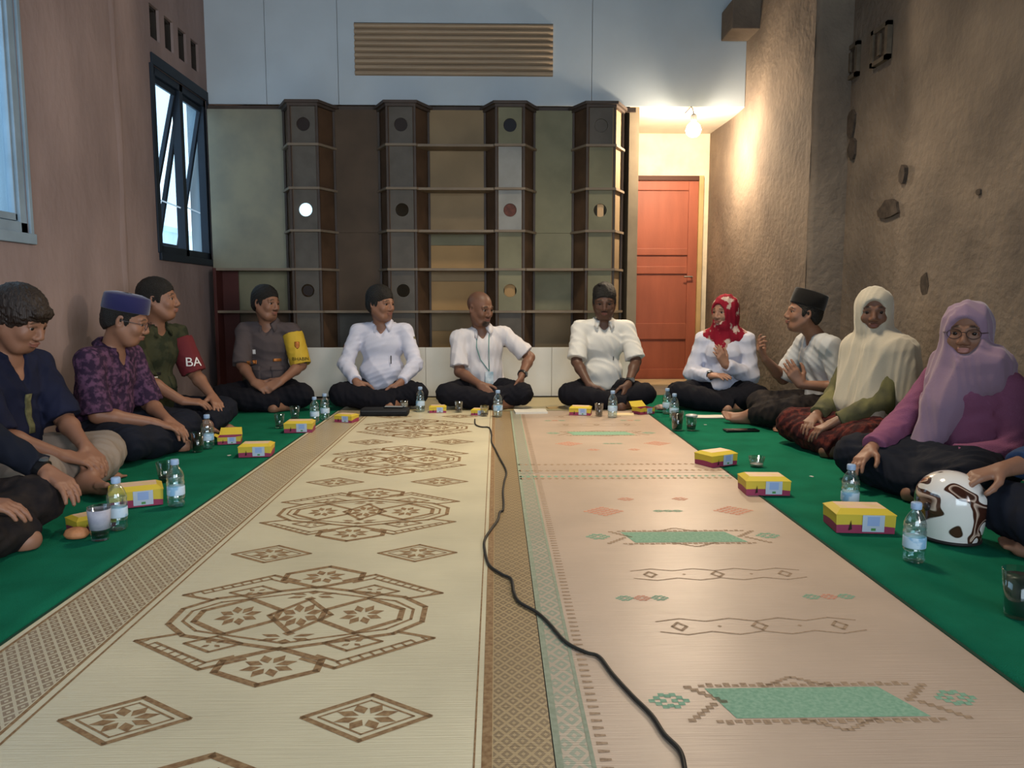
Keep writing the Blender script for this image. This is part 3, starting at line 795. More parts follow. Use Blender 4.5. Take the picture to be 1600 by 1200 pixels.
        for ax in range(3):
            sl0 = [slice(None)]*3; sl1 = [slice(None)]*3; sl0[ax] = slice(0, -1); sl1[ax] = slice(1, None)
            e = np.argwhere(S[tuple(sl0)] != S[tuple(sl1)]); u, v = (ax+1) % 3, (ax+2) % 3
            ok = (e[:, u] > 0) & (e[:, v] > 0) & (e[:, u] < s.n[u]-1) & (e[:, v] < s.n[v]-1); e = e[ok]
            def g(du, dv):
                q = e.copy(); q[:, u] += du; q[:, v] += dv; return vid[q[:, 0], q[:, 1], q[:, 2]]
            Q = np.stack([g(-1, -1), g(0, -1), g(0, 0), g(-1, 0)], 1)
            ins = S[e[:, 0], e[:, 1], e[:, 2]]
            Q[~ins] = Q[~ins][:, ::-1]; quads.append(Q)
        Q = np.concatenate(quads); return verts, Q[(Q >= 0).all(1)]

def np_mesh(name, verts, quads, m, parent, colors=None):
    me = bpy.data.meshes.new(name); nv, nf = len(verts), len(quads)
    me.vertices.add(nv); me.vertices.foreach_set('co', verts.astype(np.float32).ravel())
    me.loops.add(nf*4); me.loops.foreach_set('vertex_index', quads.astype(np.int32).ravel())
    me.polygons.add(nf); me.polygons.foreach_set('loop_start', np.arange(0, nf*4, 4, dtype=np.int32)); me.polygons.foreach_set('loop_total', np.full(nf, 4, np.int32))
    me.polygons.foreach_set('use_smooth', np.ones(nf, bool))
    me.update(calc_edges=True); me.validate()
    if colors is not None:
        a = me.color_attributes.new('skin', 'FLOAT_COLOR', 'POINT'); c = np.ones((len(me.vertices), 4), np.float32); c[:len(colors), :3] = colors[:len(me.vertices)]
        a.data.foreach_set('color', c.ravel())
    me.materials.append(m); o = bpy.data.objects.new(name, me); COL.objects.link(o)
    if parent: o.parent = parent
    return o

def skin_material():
    m = bpy.data.materials.new('skin'); m.use_nodes = True; nt = m.node_tree; b = nt.nodes['Principled BSDF']
    a = nt.nodes.new('ShaderNodeAttribute'); a.attribute_name = 'skin'; nt.links.new(a.outputs['Color'], b.inputs['Base Color'])
    b.inputs['Roughness'].default_value = .5; b.inputs['Specular IOR Level'].default_value = .35
    b.inputs['Subsurface Weight'].default_value = .0
    return m
m_skin = skin_material()
m_eyew = mat('eye_white', '#9c918a', .3); m_iris = mat('eye_dark', '#1c120d', .2)
m_hair = mat('hair_black', '#15120f', .55, bump=.6, bscale=220, spec=.4)
m_hairbrown = mat('hair_dark_brown', '#21150e', .5, bump=.4, bscale=200, spec=.4, stretch=(1, 1, .12))

def nv(v): v = np.array(v, float); return v / (np.linalg.norm(v) + 1e-12)
def rotm(ax, ang):
    ax = nv(ax); K = np.array([[0, -ax[2], ax[1]], [ax[2], 0, -ax[0]], [-ax[1], ax[0], 0]])
    return np.eye(3) + math.sin(ang)*K + (1-math.cos(ang))*K@K

def ik(S, Wp, a, b, pole):
    S, Wp = np.array(S, float), np.array(Wp, float); d = Wp - S; L = np.linalg.norm(d)
    if L > (a+b)*.985: Wp = S + d/L*(a+b)*.985; d = Wp - S; L = np.linalg.norm(d)
    u = d/L; x = (a*a - b*b + L*L)/(2*L); h = math.sqrt(max(a*a - x*x, 1e-6)); p = np.array(pole, float); p -= u*(p@u)
    return S + u*x + nv(p)*h, Wp

def do_hand(f, Wr, d, n, side, curl=.6, g=1.0, curls=None):
    d = nv(d); n = nv(n); n = nv(n - d*(n@d)); t = np.cross(d, n) * side   # t points to the thumb
    offs = (.029, .010, -.009, -.026); ml = (.084, .088, .083, .076); fl = (.070, .077, .072, .057); rr = (.0088, .0092, .0086, .0078)
    ax = np.cross(d, n)
    for i in range(4):
        kn = Wr + d*ml[i]*g + t*offs[i]*g
        f.cone(Wr + d*.005 + t*offs[i]*.55*g, kn, .0145*g, .0115*g, k=.012)
        cu = curls[i] if curls else curl; ang = 0; p = kn
        spread = t * (1.5 - i) * .05
        for j, fr in enumerate((.45, .31, .24)):
            ang += cu * (1.0, 1.15, .75)[j] * .62
            dd = nv(d*math.cos(ang) + n*math.sin(ang) + spread); q = p + dd*fl[i]*fr*g
            f.cone(p, q, rr[i]*g*(1.04-.10*j), rr[i]*g*(.97-.11*j), k=.004 if j else .006); p = q
    b0 = Wr + d*.020*g + t*.022*g; b1 = b0 + nv(.62*d + .72*t + .35*n)*.042*g; b2 = b1 + nv(.85*d + .38*t + .35*n)*.032*g; b3 = b2 + nv(.95*d + .1*t + .35*n)*.025*g
    f.cone(b0, b1, .016*g, .0115*g, k=.012); f.cone(b1, b2, .0108*g, .0098*g, k=.006); f.cone(b2, b3, .0098*g, .0082*g, k=.004)

def do_foot(f, A, d, s, side, g=1.0):
    d = nv(d); s = nv(s); s = nv(s - d*(s@d)); w = np.cross(d, s) * side
    heel = A - d*.035*g + s*.030*g; ball = A + d*.115*g + s*.038*g
    f.ell(heel, (.032*g, .034*g, .032*g), k=.02)
    f.cone(A, heel, .034*g, .03*g, k=.02)
    for o in (-.022, 0.0, .022): f.cone(heel + w*o*.6, ball + w*o + d*(.008 if o*1 > 0 else -.004), .024*g, .018*g, k=.02)
    f.cone(A + d*.01, ball - d*.02, .032*g, .02*g, k=.025)
    for i in range(5):
        o = (.034, .016, .001, -.013, -.026)[i]; r = (.0125, .0088, .0085, .008, .0075)[i]; L = (.050, .048, .043, .037, .030)[i]
        p = ball + w*o; q = p + d*L*g; f.cone(p, q, r*1.15, r, k=.006)

def head_frame(C, hd, pitch, roll=0.0):
    """columns: head right (x), front (y), up (z)"""
    hd = nv((hd[0], hd[1], 0)); rt = np.cross(hd, (0, 0, 1)); up = np.array((0, 0, 1.0))
    Rp = rotm(rt, -pitch); y = Rp @ hd; z = Rp @ up
    Rr = rotm(y, roll); return np.stack([Rr @ rt, y, Rr @ z], 1)

def do_head(f, C, H, female=False, fat=0.0, gscale=1.0):
    T = lambda x, y, z: C + H @ (np.array((x, y, z)) * gscale)
    E = lambda c, r, k=.02, op='+': f.ell(T(*c), tuple(q*gscale for q in r), k=k, op=op, M=H)
    K = lambda a, b, ra, rb, k=.01, op='+': f.cone(T(*a), T(*b), ra*gscale, rb*gscale, k=k, op=op)
    E((0, -.012, .032), (.073, .092, .080))
    E((0, .018, -.022), (.062+fat, .068, .086), .03)
    E((0, .040, -.084), (.036+fat, .036, .027), .035)
    for s in (1, -1):
        K((s*.052, .0, -.045), (s*.03, .045, -.088), .020+fat*.6, .018, .03)
        E((s*.034, .060, -.028), (.024+fat*.5, .022, .024), .02)
        E((s*.031, .094, .003), (.017, .016, .011), .008, '-')
        K((s*.014, .083, .021), (s*.046, .072, .022), .0085, .006, .010)
        K((s*.016, .082, .0085), (s*.046, .074, .0075), .0062, .0055, .003)
        K((s*.018, .080, -.0085), (s*.044, .074, -.008), .0055, .005, .003)
        E((s*.013, .092, -.036), (.010, .011, .008), .006)
        E((s*.073, -.008, -.006), (.009, .017, .031), .008)
        E((s*.078, -.003, -.004), (.006, .009, .018), .004, '-')
    K((0, .084, .012), (0, .101, -.028), .0085, .0118, .012)
    E((0, .088, -.056), (.024, .012, .0065), .006); E((0, .085, -.067), (.020, .012, .0075), .006)
    f.ell(T(0, .099, -.0615), (.022*gscale, .006*gscale, .0014*gscale + f.h*.2), k=.003, op='-', M=H)

SKINS = {'mid': (.245, .118, .072), 'dark': (.165, .078, .048), 'deep': (.105, .052, .034), 'light': (.36, .19, .125)}
def paint_head(P, C, H, col, gscale=1.0, beard=0.0, mustache=0.0, stubble_head=0.0, lip=(.26, .085, .07), brow=1.0, grey=False):
    q = ((P - C) @ H) / gscale; x, y, z = np.abs(q[:, 0]), q[:, 1], q[:, 2]
    out = np.tile(np.array(col), (len(P), 1)); 
    inh = (np.abs(q) < .16).all(1)
    def mixc(m, c, a=1.0): 
        m = np.clip(m, 0, 1)[:, None] * a; out[:] = out*(1-m) + np.array(c)*m
    front = inh & (y > .04)
    mixc((1 - ((x/.025)**2 + ((z+.0615)/.0115)**2)) * 2.2 * (front & (y > .07)), lip, .75)
    bz = .027 - .5*np.clip(x - .03, 0, 1)
    mixc((1 - ((x-.031)/.019)**2 - ((z-bz)/.0055)**2) * 2.5 * (front & (y > .055)), (.02, .014, .01), .85*brow)
    mixc((1 - ((x-.031)/.018)**2 - ((z-.009)/.004)**2) * 2 * (front & (y > .055)), (.03, .018, .012), .6)
    if mustache: mixc((1 - (x/.028)**2 - ((z+.047)/.006)**2) * 2 * (front & (y > .06)), (.018, .012, .01), mustache)
    if beard: 
        m = (1 - (x/.040)**2 - ((z+.088)/.030)**2) * 2 * front * ((x/.027)**2 + ((z+.0615)/.014)**2 > 1); mixc(m, (.016, .012, .01), beard)
    if stubble_head: mixc(((z + .35*(-y) - .035) / .03) * inh, (.05, .035, .028), stubble_head)
    return out

def to_local(hdir, rz):
    c, s = math.cos(-rz), math.sin(-rz); return (c*hdir[0] - s*hdir[1], s*hdir[0] + c*hdir[1])

TOT = [0]
def person(P):
    """P: dictionary describing the figure; local frame: front +y, right hand +x, seat on z=0"""
    name = 'person'; rz = R(P['rz']); sc = P.get('scale', 1.0); h = P.get('h', .0058)
    root = thing(name, P['label'], 'person', (P['pos'][0], P['pos'][1], P.get('z', .0085)), rz, P.get('group'))
    lean = R(P.get('lean', 6)); slean = R(P.get('slean', 0)); tw = R(P.get('twist', 0)); fat = P.get('fat', 0.0); fem = P.get('female', False)
    RM = rotm((0, 1, 0), slean) @ rotm((1, 0, 0), -lean); PV = np.array((0, -.02, .10))
    def U(p, f=1.0):
        p = np.array(p, float) - PV; a = min(1, max(0, p[2]/.40)) * tw
        q = rotm((0, 0, 1), a) @ p; return RM @ q + PV
    sw = P.get('shoulder', .170 if not fem else .150)
    zt = P.get('tall', 0.0)
    Sh = {s: U((s*sw, -.005, .510 + zt + P.get('shrug', {}).get(s, 0))) for s in (1, -1)}
    neck0 = U((0, -.008, .556 + zt)); C0 = U((0, .012 + P.get('headfwd', 0), .715 + zt))
    H = head_frame(C0, to_local(P['look'], rz), R(P.get('pitch', 0)), R(P.get('roll', 0))); C = C0 + np.array((0, 0, 0.0)); gs = P.get('head', 1.04)
    # legs
    legs = P.get('legs') or {1: dict(knee=(.265, .335, .105), ankle=(-.10, .375, .052), fd=(-.65, -.75, -.02), sole=(-.2, .3, -.9)),
                              -1: dict(knee=(-.265, .325, .105), ankle=(.09, .290, .050), fd=(.65, -.75, -.02), sole=(.1, .3, -.9))}
    hips = {1: np.array((.095, .0, .105)), -1: np.array((-.095, .0, .105))}
    arms = P['arms']; A = {}
    for s in (1, -1):
        a = arms[s]; e, w = ik(Sh[s], a['w'], .262, .240, np.array(a.get('pole', (s*.8, -.5, -.5)), float) * np.array((.55, 1, 1)) - np.array((0, 0, .25))); A[s] = (Sh[s], e, w)
    lo = np.array((-.50, -.34, -.02)); hi = np.array((.50, .60, .93 + zt))
    allp = [A[s][2] for s in (1, -1)] + [np.array(legs[s][q]) for s in (1, -1) for q in ('knee', 'ankle')] + [C]
    for p in allp: lo = np.minimum(lo, p - .17); hi = np.maximum(hi, p + .17)
    lo[2] = -.02
    # ---------------- body
    f = Field(lo, hi, h)
    f.ell((0, -.02, .125), (.150+fat*.6, .112+fat*.5, .105)); f.ell(U((0, -.005+fat*.6, .25)), (.122+fat, .095+fat, .125), k=.06, M=RM); f.ell(U((0, -.01, .415+zt*.8)), (.140+fat*.4, .092+fat*.3, .135), k=.06, M=RM)
    for s in (1, -1):
        f.cone(neck0 - np.array((0, 0, .02)), Sh[s] - np.array((0, 0, .008)), .045, .042, k=.03)
        S, e, w = A[s]
        f.cone(S, e, .046, .036, k=.03); m = e + (w-e)*.3; f.cone(e, m, .037, .037, k=.02); f.cone(m, w, .037, .0245, k=.02)
        f.cone(w - nv(w-e)*.02, w + nv(arms[s]['d'])*.02, .0245, .022, k=.01, flat=(arms[s]['n'], .8))
        do_hand(f, w, arms[s]['d'], arms[s]['n'], s, arms[s].get('curl', .6), .97 if fem else 1.04, arms[s].get('curls'))
        kn, an = np.array(legs[s]['knee']), np.array(legs[s]['ankle'])
        f.cone(hips[s], kn, .078, .052, k=.03); mm = kn + (an-kn)*.3; f.cone(kn, mm, .05, .048, k=.02); f.cone(mm, an, .048, .032, k=.02)
        do_foot(f, an, legs[s]['fd'], legs[s]['sole'], s)
    nt_ = C + H @ np.array((0, -.022, -.06))
    f.cone(neck0, nt_, .053 if not fem else .046, .050 if not fem else .044, k=.02)
    do_head(f, C, H, fem, P.get('face_fat', 0.0), gs)
    if P.get('prim_body'): P['prim_body'](f, A, C, H)
    f.plane((0, 0, -1), -.001)
    V, Q = f.mesh(); TOT[0] += len(Q)*2
    col = SKINS[P.get('skin', 'mid')]
    colors = paint_head(V, C, H, col, gs, P.get('beard', 0), P.get('mustache', 0), P.get('stubble', 0), P.get('lip', (.24, .085, .068)), P.get('brow', 1))
    body = np_mesh('body', V*sc, Q, m_skin, root, colors)
    # ---------------- eyes
    for s in (1, -1):
        c = C + H @ (np.array((s*.031, .0718, .0008))*gs)
        lk = P.get('gaze', (0, 0)); mb = MB(); Me = Matrix([list(r) for r in H]).to_4x4(); Me.translation = Vector(c*sc)
        ga = Matrix.Rotation(R(-lk[0]), 4, 'Z') @ Matrix.Rotation(R(lk[1]), 4, 'X') @ Matrix.Rotation(R(-90), 4, 'X')
        r_ = .0120*gs*sc; prof = [(r_*math.sin(a), -r_*math.cos(a)) for a in [R(x) for x in (0, 30, 60, 90, 120, 150, 180)]]
        k = [(r_*math.sin(R(x)), r_*math.cos(R(x))) for x in (180, 150, 120, 90, 60, 44)]
        mb.lathe(k, 14, M=Me @ ga); mb.cur = 1
        mb.lathe([(r_*1.02*math.sin(R(x)), r_*1.02*math.cos(R(x))) for x in (45, 25, 8, 0)], 14, M=Me @ ga)
        mb.build('eye', [m_eyew, m_iris], root, True)
    # ---------------- trousers or skirt
    tr = P['trousers']; g = Field(lo, np.array((hi[0], hi[1], .42)), max(h, .0075)); r0 = tr.get('r', .014)
    g.ell((0, -.02, .12), (.150+fat*.6+r0, .115+fat*.5+r0, .105), k=.03)
    for s in (1, -1):
        kn, an = np.array(legs[s]['knee']), np.array(legs[s]['ankle']); r1 = r0 + .004
        g.cone(hips[s], kn, .078+r0, .056+r1, k=tr.get('k', .03)); 
        e_ = kn + (an-kn)*tr.get('len', .92 if P.get('legs') else 1.08); mid = kn + (e_-kn)*.4
        g.cone(kn, mid, .056+r1, .054+r1, k=.025); g.cone(mid, e_, .054+r1, .046+r0*.6, k=.02, clip=(-.3, 1.0))
    if tr.get('skirt'):
        for (p, q, ra, rb) in tr['skirt']: g.cone(p, q, ra, rb, k=.06)
    g.folds(tr.get('amp', .006), 42, P['seed'] + 5, (1, 1, 1)); g.plane((0, 0, -1), -.0008)
    V, Q = g.mesh(); TOT[0] += len(Q)*2; np_mesh(tr.get('name', 'trousers'), V*sc, Q, tr['m'], root)
    # ---------------- shirt
    st = P['shirt']; r0 = st.get('r', .012)
    g = Field(lo, np.array((hi[0], hi[1], .72 + zt)), max(h, .0068))
    g.ell((0, -.015, .135), (.150+fat*.7+r0+.006, .112+fat*.6+r0+.004, .085), k=.03)
    g.ell(U((0, -.003+fat*.6, .25)), (.124+fat+r0, .097+fat+r0, .130), k=.06, M=RM); g.ell(U((0, -.01, .415+zt*.8)), (.142+fat*.4+r0, .094+fat*.3+r0, .140), k=.06, M=RM)
    if fem: 
        for s in (1, -1): g.ell(U((s*.06, .085, .40)), (.06, .05, .06), k=.04, M=RM)
    for s in (1, -1):
        g.cone(neck0 - np.array((0, 0, .022)), Sh[s] - np.array((0, 0, .006)), .046+r0*.6, .043+r0, k=.03)
        S, e, w = A[s]; sl = st.get('sleeve', 'short')
        if sl == 'short': t_ = st.get('slen', .78); q = S + (e-S)*t_; g.cone(S, q, .043+r0*.8, .048+r0+.005, k=.025, clip=(-.6, 1.0))
        else:
            g.cone(S, e, .043+r0*.8, .039+r0*.9, k=.025); t_ = st.get('cuff', .90); q = e + (w-e)*t_; g.cone(e, q, .040+r0, .028+r0*.9, k=.02, clip=(-.6, 1.0))
    if st.get('skirt'):
        for (p, q, ra, rb) in st['skirt']: g.cone(p, q, ra, rb, k=.05)
    g.folds(st.get('amp', .0055), st.get('freq', 34), P['seed'], st.get('aniso', (1, 1, .5)))
    # neck opening
    g.cone(U((0, -.015, .525+zt)), nt_ + H @ np.array((0, 0, .03)), .052, .062, k=.006, op='-')
    if st.get('vneck', .05): g.cone(U((0, .060, .560+zt)), U((0, .118, .515 + zt - st.get('vneck', .05))), .046, .010, k=.004, op='-')
    g.plane((0, 0, -1), -st.get('hem', .045))
    V, Q = g.mesh(); TOT[0] += len(Q)*2; shirt = np_mesh(st.get('name', 'shirt'), V*sc, Q, st['m'], root)
    # ---------------- collar
    if st.get('collar'):
        n = 28; vs = []; up = nv(nt_ - neck0); fr = RM @ rotm((0, 0, 1), tw) @ np.array((0, 1, 0)); fr = nv(fr - up*(fr@up)); rt = np.cross(fr, up)
        base = neck0 + up*.018 - fr*.002
        for i in range(n+1):
            a = R(30) + (2*PI - 2*R(30))*i/n; dr = fr*math.cos(a) + rt*math.sin(a); edge = min(1, min(i, n-i)/5); tip = 1 - edge
            lowf = .5 - .5*math.cos(a - PI)
            top = base + dr*.062 + up*(.020 - .024*max(0, math.cos(a)) )
            out = base + dr*(.092 + .012*tip) - up*(.012 + .020*max(0, math.cos(a)) + .030*tip)
            mid_ = base + dr*.078 + up*(.012 - .024*max(0, math.cos(a)))
            vs += [top, mid_, out, out - dr*.005 - up*.003, top - dr*.004 - up*.03]
        fs = [(i*5+j, (i+1)*5+j, (i+1)*5+(j+1) % 5, i*5+(j+1) % 5) for i in range(n) for j in range(5)] + [(0, 1, 2, 3, 4), tuple(n*5+j for j in (4, 3, 2, 1, 0))]
        mesh_obj('collar', [v*sc for v in vs], fs, st.get('collar_m', st['m']), root, True)
    # ---------------- hair / headwear
    hh = P.get('hair')
    if hh:
        r = hh.get('r', .009) + .003; g = Field(C - .17, C + .17, .0045)
        g.ell(C + H @ (np.array((0, -.014, .040))*gs), tuple(np.array((.0735+r*.55, .093+r*.6, .078+r))*gs), k=0, M=H); g.ell(C + H @ (np.array((0, -.028, -.010))*gs), tuple(np.array((.070+r*.5, .076+r*.5, .07))*gs), k=.02, M=H)
        if hh.get('extra'):
            for (c, rr_) in hh['extra']: g.ell(C + H @ (np.array(c)*gs), rr_, k=.015, M=H)
        n_ = nv(hh.get('n', (0, .62, -.78))); g.plane(H @ n_, float((H @ n_) @ C) + (hh.get('c', -.012) + .026)*gs)
        for sd in (1, -1): g.ell(C + H @ (np.array((sd*.0685, .020, .004))*gs), (.0085, .013, .026), k=.010, M=H)
        g.folds(hh.get('amp', .0028), hh.get('freq', 240), P['seed'], hh.get('aniso', (1, 1, 1)))
        if hh.get('face'): g.cone(C + H @ np.array(hh['face'][0]), C + H @ np.array(hh['face'][1]), hh['face'][2], hh['face'][3], k=.01, op='-')
        V, Q = g.mesh(); np_mesh('hair', V*sc, Q, hh.get('m', m_hair), root)
    hj = P.get('hijab')
    if hj:
        g = Field(lo, hi, max(h, .0062)); T = lambda x, y, z: C + H @ (np.array((x, y, z))*gs)
        g.ell(T(0, -.010, .025), tuple(np.array((.090, .108, .102))*gs), k=0, M=H); g.ell(T(0, .0, -.04), tuple(np.array((.080, .088, .100))*gs), k=.03, M=H)
        g.ell(T(0, .016, -.094), tuple(np.array((.062, .062, .050))*gs), k=.03, M=H); g.cone(nt_ + H @ np.array((0, -.01, 0)), neck0 + np.array((0, 0, .02)), .078, .088, k=.04)
        for s in (1, -1): g.cone(neck0 + np.array((0, 0, .0)), Sh[s]*.8 + neck0*.2 + np.array((0, 0, .004)), .07, .062, k=.04)
        for (p, q, ra, rb, fl) in hj.get('drape', ()): g.cone(U(p), U(q), ra, rb, k=.035, flat=(RM @ np.array(fl[0]), fl[1]) if fl else None)
        g.folds(hj.get('amp', .006), hj.get('freq', 38), P['seed'] + 2, hj.get('aniso', (1, 1, .35)))
        fo = hj.get('face', (.058, .060, .074)); g.ell(T(0, .105, -.008), tuple(np.array(fo)*gs), k=.006, op='-', M=H)
        g.plane((0, 0, -1), -hj.get('hem', .2))
        V, Q = g.mesh(); TOT[0] += len(Q)*2; np_mesh('headscarf', V*sc, Q, hj['m'], root)
    pc = P.get('peci')
    if pc:
        Me = Matrix([list(r) for r in H]).to_4x4(); Me.translation = Vector((C + H @ (np.array((0, -.012, pc.get('z', .040)))*gs))*sc)
        Me = Me @ Matrix.Rotation(R(pc.get('tilt', 0)), 4, 'X'); hgt = pc.get('hgt', .085)
        mb = MB(); prof = [(.074, 0), (.086, -.004), (.088, .0), (.0875, hgt*.5), (.085, hgt-.006), (.081, hgt), (.05, hgt+.003-pc.get('dip', .006)), (0, hgt - pc.get('dip', .006))]
        mb.lathe([(a*gs*sc, b*sc) for a, b in prof], 32, sx=.94, sy=1.18, M=Me); mb.build('cap', pc['m'], root, True)
    gl_ = P.get('glasses')
    if gl_:
        Me = Matrix([list(r) for r in H]).to_4x4(); Me.translation = Vector(C*sc); k = gs*sc
        mb = MB()
        for s in (1, -1):
            pts = [Me @ (Vector((s*.032 + .024*math.cos(t), .100, -.001 + .018*math.sin(t)))*k) for t in [2*PI*i/20 for i in range(21)]]
            mb.tube(pts, .0016, 5); mb.tube([Me @ (Vector(p)*k) for p in ((s*.056, .099, .004), (s*.074, .06, .004), (s*.078, -.005, .002))], .0016, 5)
        mb.tube([Me @ (Vector(p)*k) for p in ((-.009, .100, .004), (0, .104, .006), (.009, .100, .004))], .0016, 5)
        mb.build('glasses', mat('glasses_frame', '#3a2a2a', .3), root)
    if P.get('watch'):
        s = P['watch']; S, e, w = A[s]; d = nv(w - e); c = w - d*.025
        q = Vector((0, 0, 1)).rotation_difference(Vector(d)).to_matrix().to_4x4(); q.translation = Vector(c*sc)
        mb = MB().lathe([(.031, -.011), (.034, -.010), (.034, .010), (.031, .011)], 20, M=q)
        wt = mb.build('wristwatch', mat('watch_strap', '#141416', .4), root)
        n_ = -nv(arms[s]['n']); q2 = Vector((0, 0, 1)).rotation_difference(Vector(n_)).to_matrix().to_4x4(); q2.translation = Vector((c + n_*.030)*sc)
        MB().lathe([(0, 0), (.019, 0), (.019, .008), (.015, .009), (0, .009)], 18, M=q2).build('watch_face', mat('watch_face', '#6d7276', .2, metal=.6), wt)
    info = dict(root=root, A=A, C=C, H=H, U=U, shirt=shirt, RM=RM, sc=sc, neck0=neck0)
    if P.get('extra'): P['extra'](info)
    return info

from mathutils.bvhtree import BVHTree
def surf(info, origin, direction, ob=None):
    """ray against the shirt in local coordinates: point and normal"""
    me = (ob or info['shirt']).data; key = me.name
    if key not in surf.cache: surf.cache[key] = BVHTree.FromPolygons([v.co[:] for v in me.vertices], [p.vertices[:] for p in me.polygons])
    return surf.cache[key].ray_cast(Vector(origin), Vector(direction).normalized(), 2.0)
surf.cache = {}
def badge(info, name, origin, direction, w, h_, m, shape='rect', up=(0, 0, 1), off=.003, nx=5, nz=5, label=None):
    """small cloth patch wrapped on the shirt"""
    o = Vector(origin); d = Vector(direction).normalized(); u = Vector(up); u = (u - d*u.dot(d)).normalized(); r = d.cross(u)
    vs = []; 
    for j in range(nz+1):
        for i in range(nx+1):
            a, b = (i/nx - .5), (j/nz - .5)
            if shape == 'chevron': bb = b*h_*.45 + abs(a)*h_*.9
            else: bb = b*h_
            wf = 1.0
            if shape == 'shield': wf = 1.0 if b > -.1 else max(.15, 1 - ((-.1-b)/.4)**2)
            p = o + r*(a*w*wf) + u*bb
            hit = surf(info, p, d)
            if hit[0] is None: hit = surf.cache[(info['shirt']).data.name].find_nearest(p + d*.26)
            vs.append(hit[0] - d*off)
    n = nx+1; fs = [(j*n+i, j*n+i+1, (j+1)*n+i+1, (j+1)*n+i) for j in range(nz) for i in range(nx)]
    k = len(vs); vs += [v + d*(off+.004) for v in vs]
    fs = fs + [tuple(k + q for q in reversed(f_)) for f_ in fs]
    bd = list(range(n)) + [j*n+nx for j in range(1, nz+1)] + [nz*n+i for i in range(nx-1, -1, -1)] + [j*n for j in range(nz-1, 0, -1)]
    for i in range(len(bd)): a, b = bd[i], bd[(i+1) % len(bd)]; fs.append((b, a, k+a, k+b))
    ob = mesh_obj(name, vs, fs, m, info['root'], True)
    if label: ob['label'] = label
    return ob
def text_on(info, txt, origin, direction, size, m, up=(0, 0, 1), off=.006, name='lettering'):
    cu = bpy.data.curves.new(name, 'FONT'); cu.body = txt; cu.size = size; cu.align_x = 'CENTER'; cu.align_y = 'CENTER'; cu.extrude = .0004
    to = bpy.data.objects.new(name, cu); COL.objects.link(to); dg = bpy.context.evaluated_depsgraph_get()
    me = bpy.data.meshes.new_from_object(to.evaluated_get(dg)); bpy.data.objects.remove(to, do_unlink=True)
    d = Vector(direction).normalized(); u = Vector(up); u = (u - d*u.dot(d)).normalized(); r = d.cross(u); o = Vector(origin)
    for v in me.vertices:
        p = o + r*v.co.x + u*v.co.y; hit = surf(info, p, d)
        if hit[0] is None: hit = surf.cache[(info['shirt']).data.name].find_nearest(p + d*.26)
        v.co = hit[0] - d*(off + v.co.z)
    me.materials.append(m); ob = bpy.data.objects.new(name, me); COL.objects.link(ob); ob.parent = info['root']; return ob
def armband(info, s, t0, t1, m, r0=.066, r1=.062, name='armband'):
    S, e, w = info['A'][s]; g = Field(np.minimum(S, e) - .12, np.maximum(S, e) + .12, .006)
    g.cone(S + (e-S)*t0, S + (e-S)*t1, r0, r1, k=0, clip=(0, 1)); g.folds(.003, 40, 3)
    V, Q = g.mesh(); return np_mesh(name, V*info['sc'], Q, m, info['root'])
# ================================================================== THE PEOPLE
def face(fx, fy): return math.degrees(math.atan2(-fx, fy))
def xat(px, D): return (at(px, 600, D).x, D)
def cloth(name, col, **k):
    k.setdefault('rough', .85); k.setdefault('bump', .05); k.setdefault('bscale', 120); k.setdefault('spec', .15)
    return mat(name, col, **k)
c_white = cloth('cotton_white_cool', '#c8c9d8', sheen=.1); c_white2 = cloth('cotton_white', '#cbc8cc', sheen=.1); c_white3 = cloth('cotton_white_warm', '#d4d2cc', sheen=.1)
c_black = cloth('trouser_black', '#14141b'); c_navy = cloth('navy_cloth', '#191d31', var=.2); c_khaki = cloth('khaki_cloth', '#84786d', var=.1)
c_batik = cloth('batik_purple', '#2e2034', col2='#5a3d55', vscale=38, thr=(.45, .6))
c_army = cloth('army_green', '#2a2f22', col2='#3a3c2b', vscale=14, thr=(.45, .55)); c_pol = cloth('police_brown', '#544b4b')
c_dark = cloth('dark_denim', '#171a24'); c_tee = cloth('tee_white', '#bcbdbe', sheen=.1)
c_pink = cloth('pink_knit', '#84506c', bump=.4, bscale=300); c_lilac = cloth('scarf_lilac', '#8b7184', sheen=.3); c_cream = cloth('scarf_cream', '#b5ab98', sheen=.3)
c_red = cloth('scarf_red_flowered', '#8c1b2e', col2='#c9b3a6', vscale=15, thr=(.56, .62)); c_olive = cloth('dress_olive', '#4f4e3b', col2='#6b6744', vscale=12)
c_maroon = cloth('maroon_batik', '#2c1114', col2='#57241f', vscale=30, thr=(.45, .6)); c_sarong = cloth('sarong_dark', '#18161a', col2='#2a2422', vscale=20)
c_blue = cloth('blue_cloth', '#2b3d5e'); c_capblue = cloth('cap_blue', '#23234c', sheen=.3); c_capblack = cloth('cap_velvet_black', '#14110f', sheen=.25)
m_gold = mat('thread_gold', '#c99a22', .5); m_black = mat('thread_black', '#0d0d0f', .7); m_thw = mat('thread_white', '#dcd8d4', .7); m_yel = mat('band_yellow', '#c9a635', .7)
m_redc = mat('band_red', '#611e24', .8); m_crest = mat('crest_dark', '#2e3a4a', .6, col2='#8a7a50', vscale=60, thr=(.45, .6)); m_bronze = mat('badge_bronze', '#a5662f', .4, metal=.4)
HAIR = dict(r=.008)
HOUT = {1: dict(w=(.10, .36, .13), d=(-.6, .6, -.3), n=(-.3, 0, -1)), -1: dict(w=(-.10, .36, .13), d=(.6, .6, -.3), n=(.3, 0, -1))}
LEG_FOOT = {1: dict(knee=(.225, .330, .100), ankle=(-.11, .34, .052), fd=(-.8, .4, -.1), sole=(-.3, .3, -.8)),
            -1: dict(knee=(-.225, .335, .110), ankle=(.06, .46, .055), fd=(.25, .95, .12), sole=(.5, .1, -.8))}
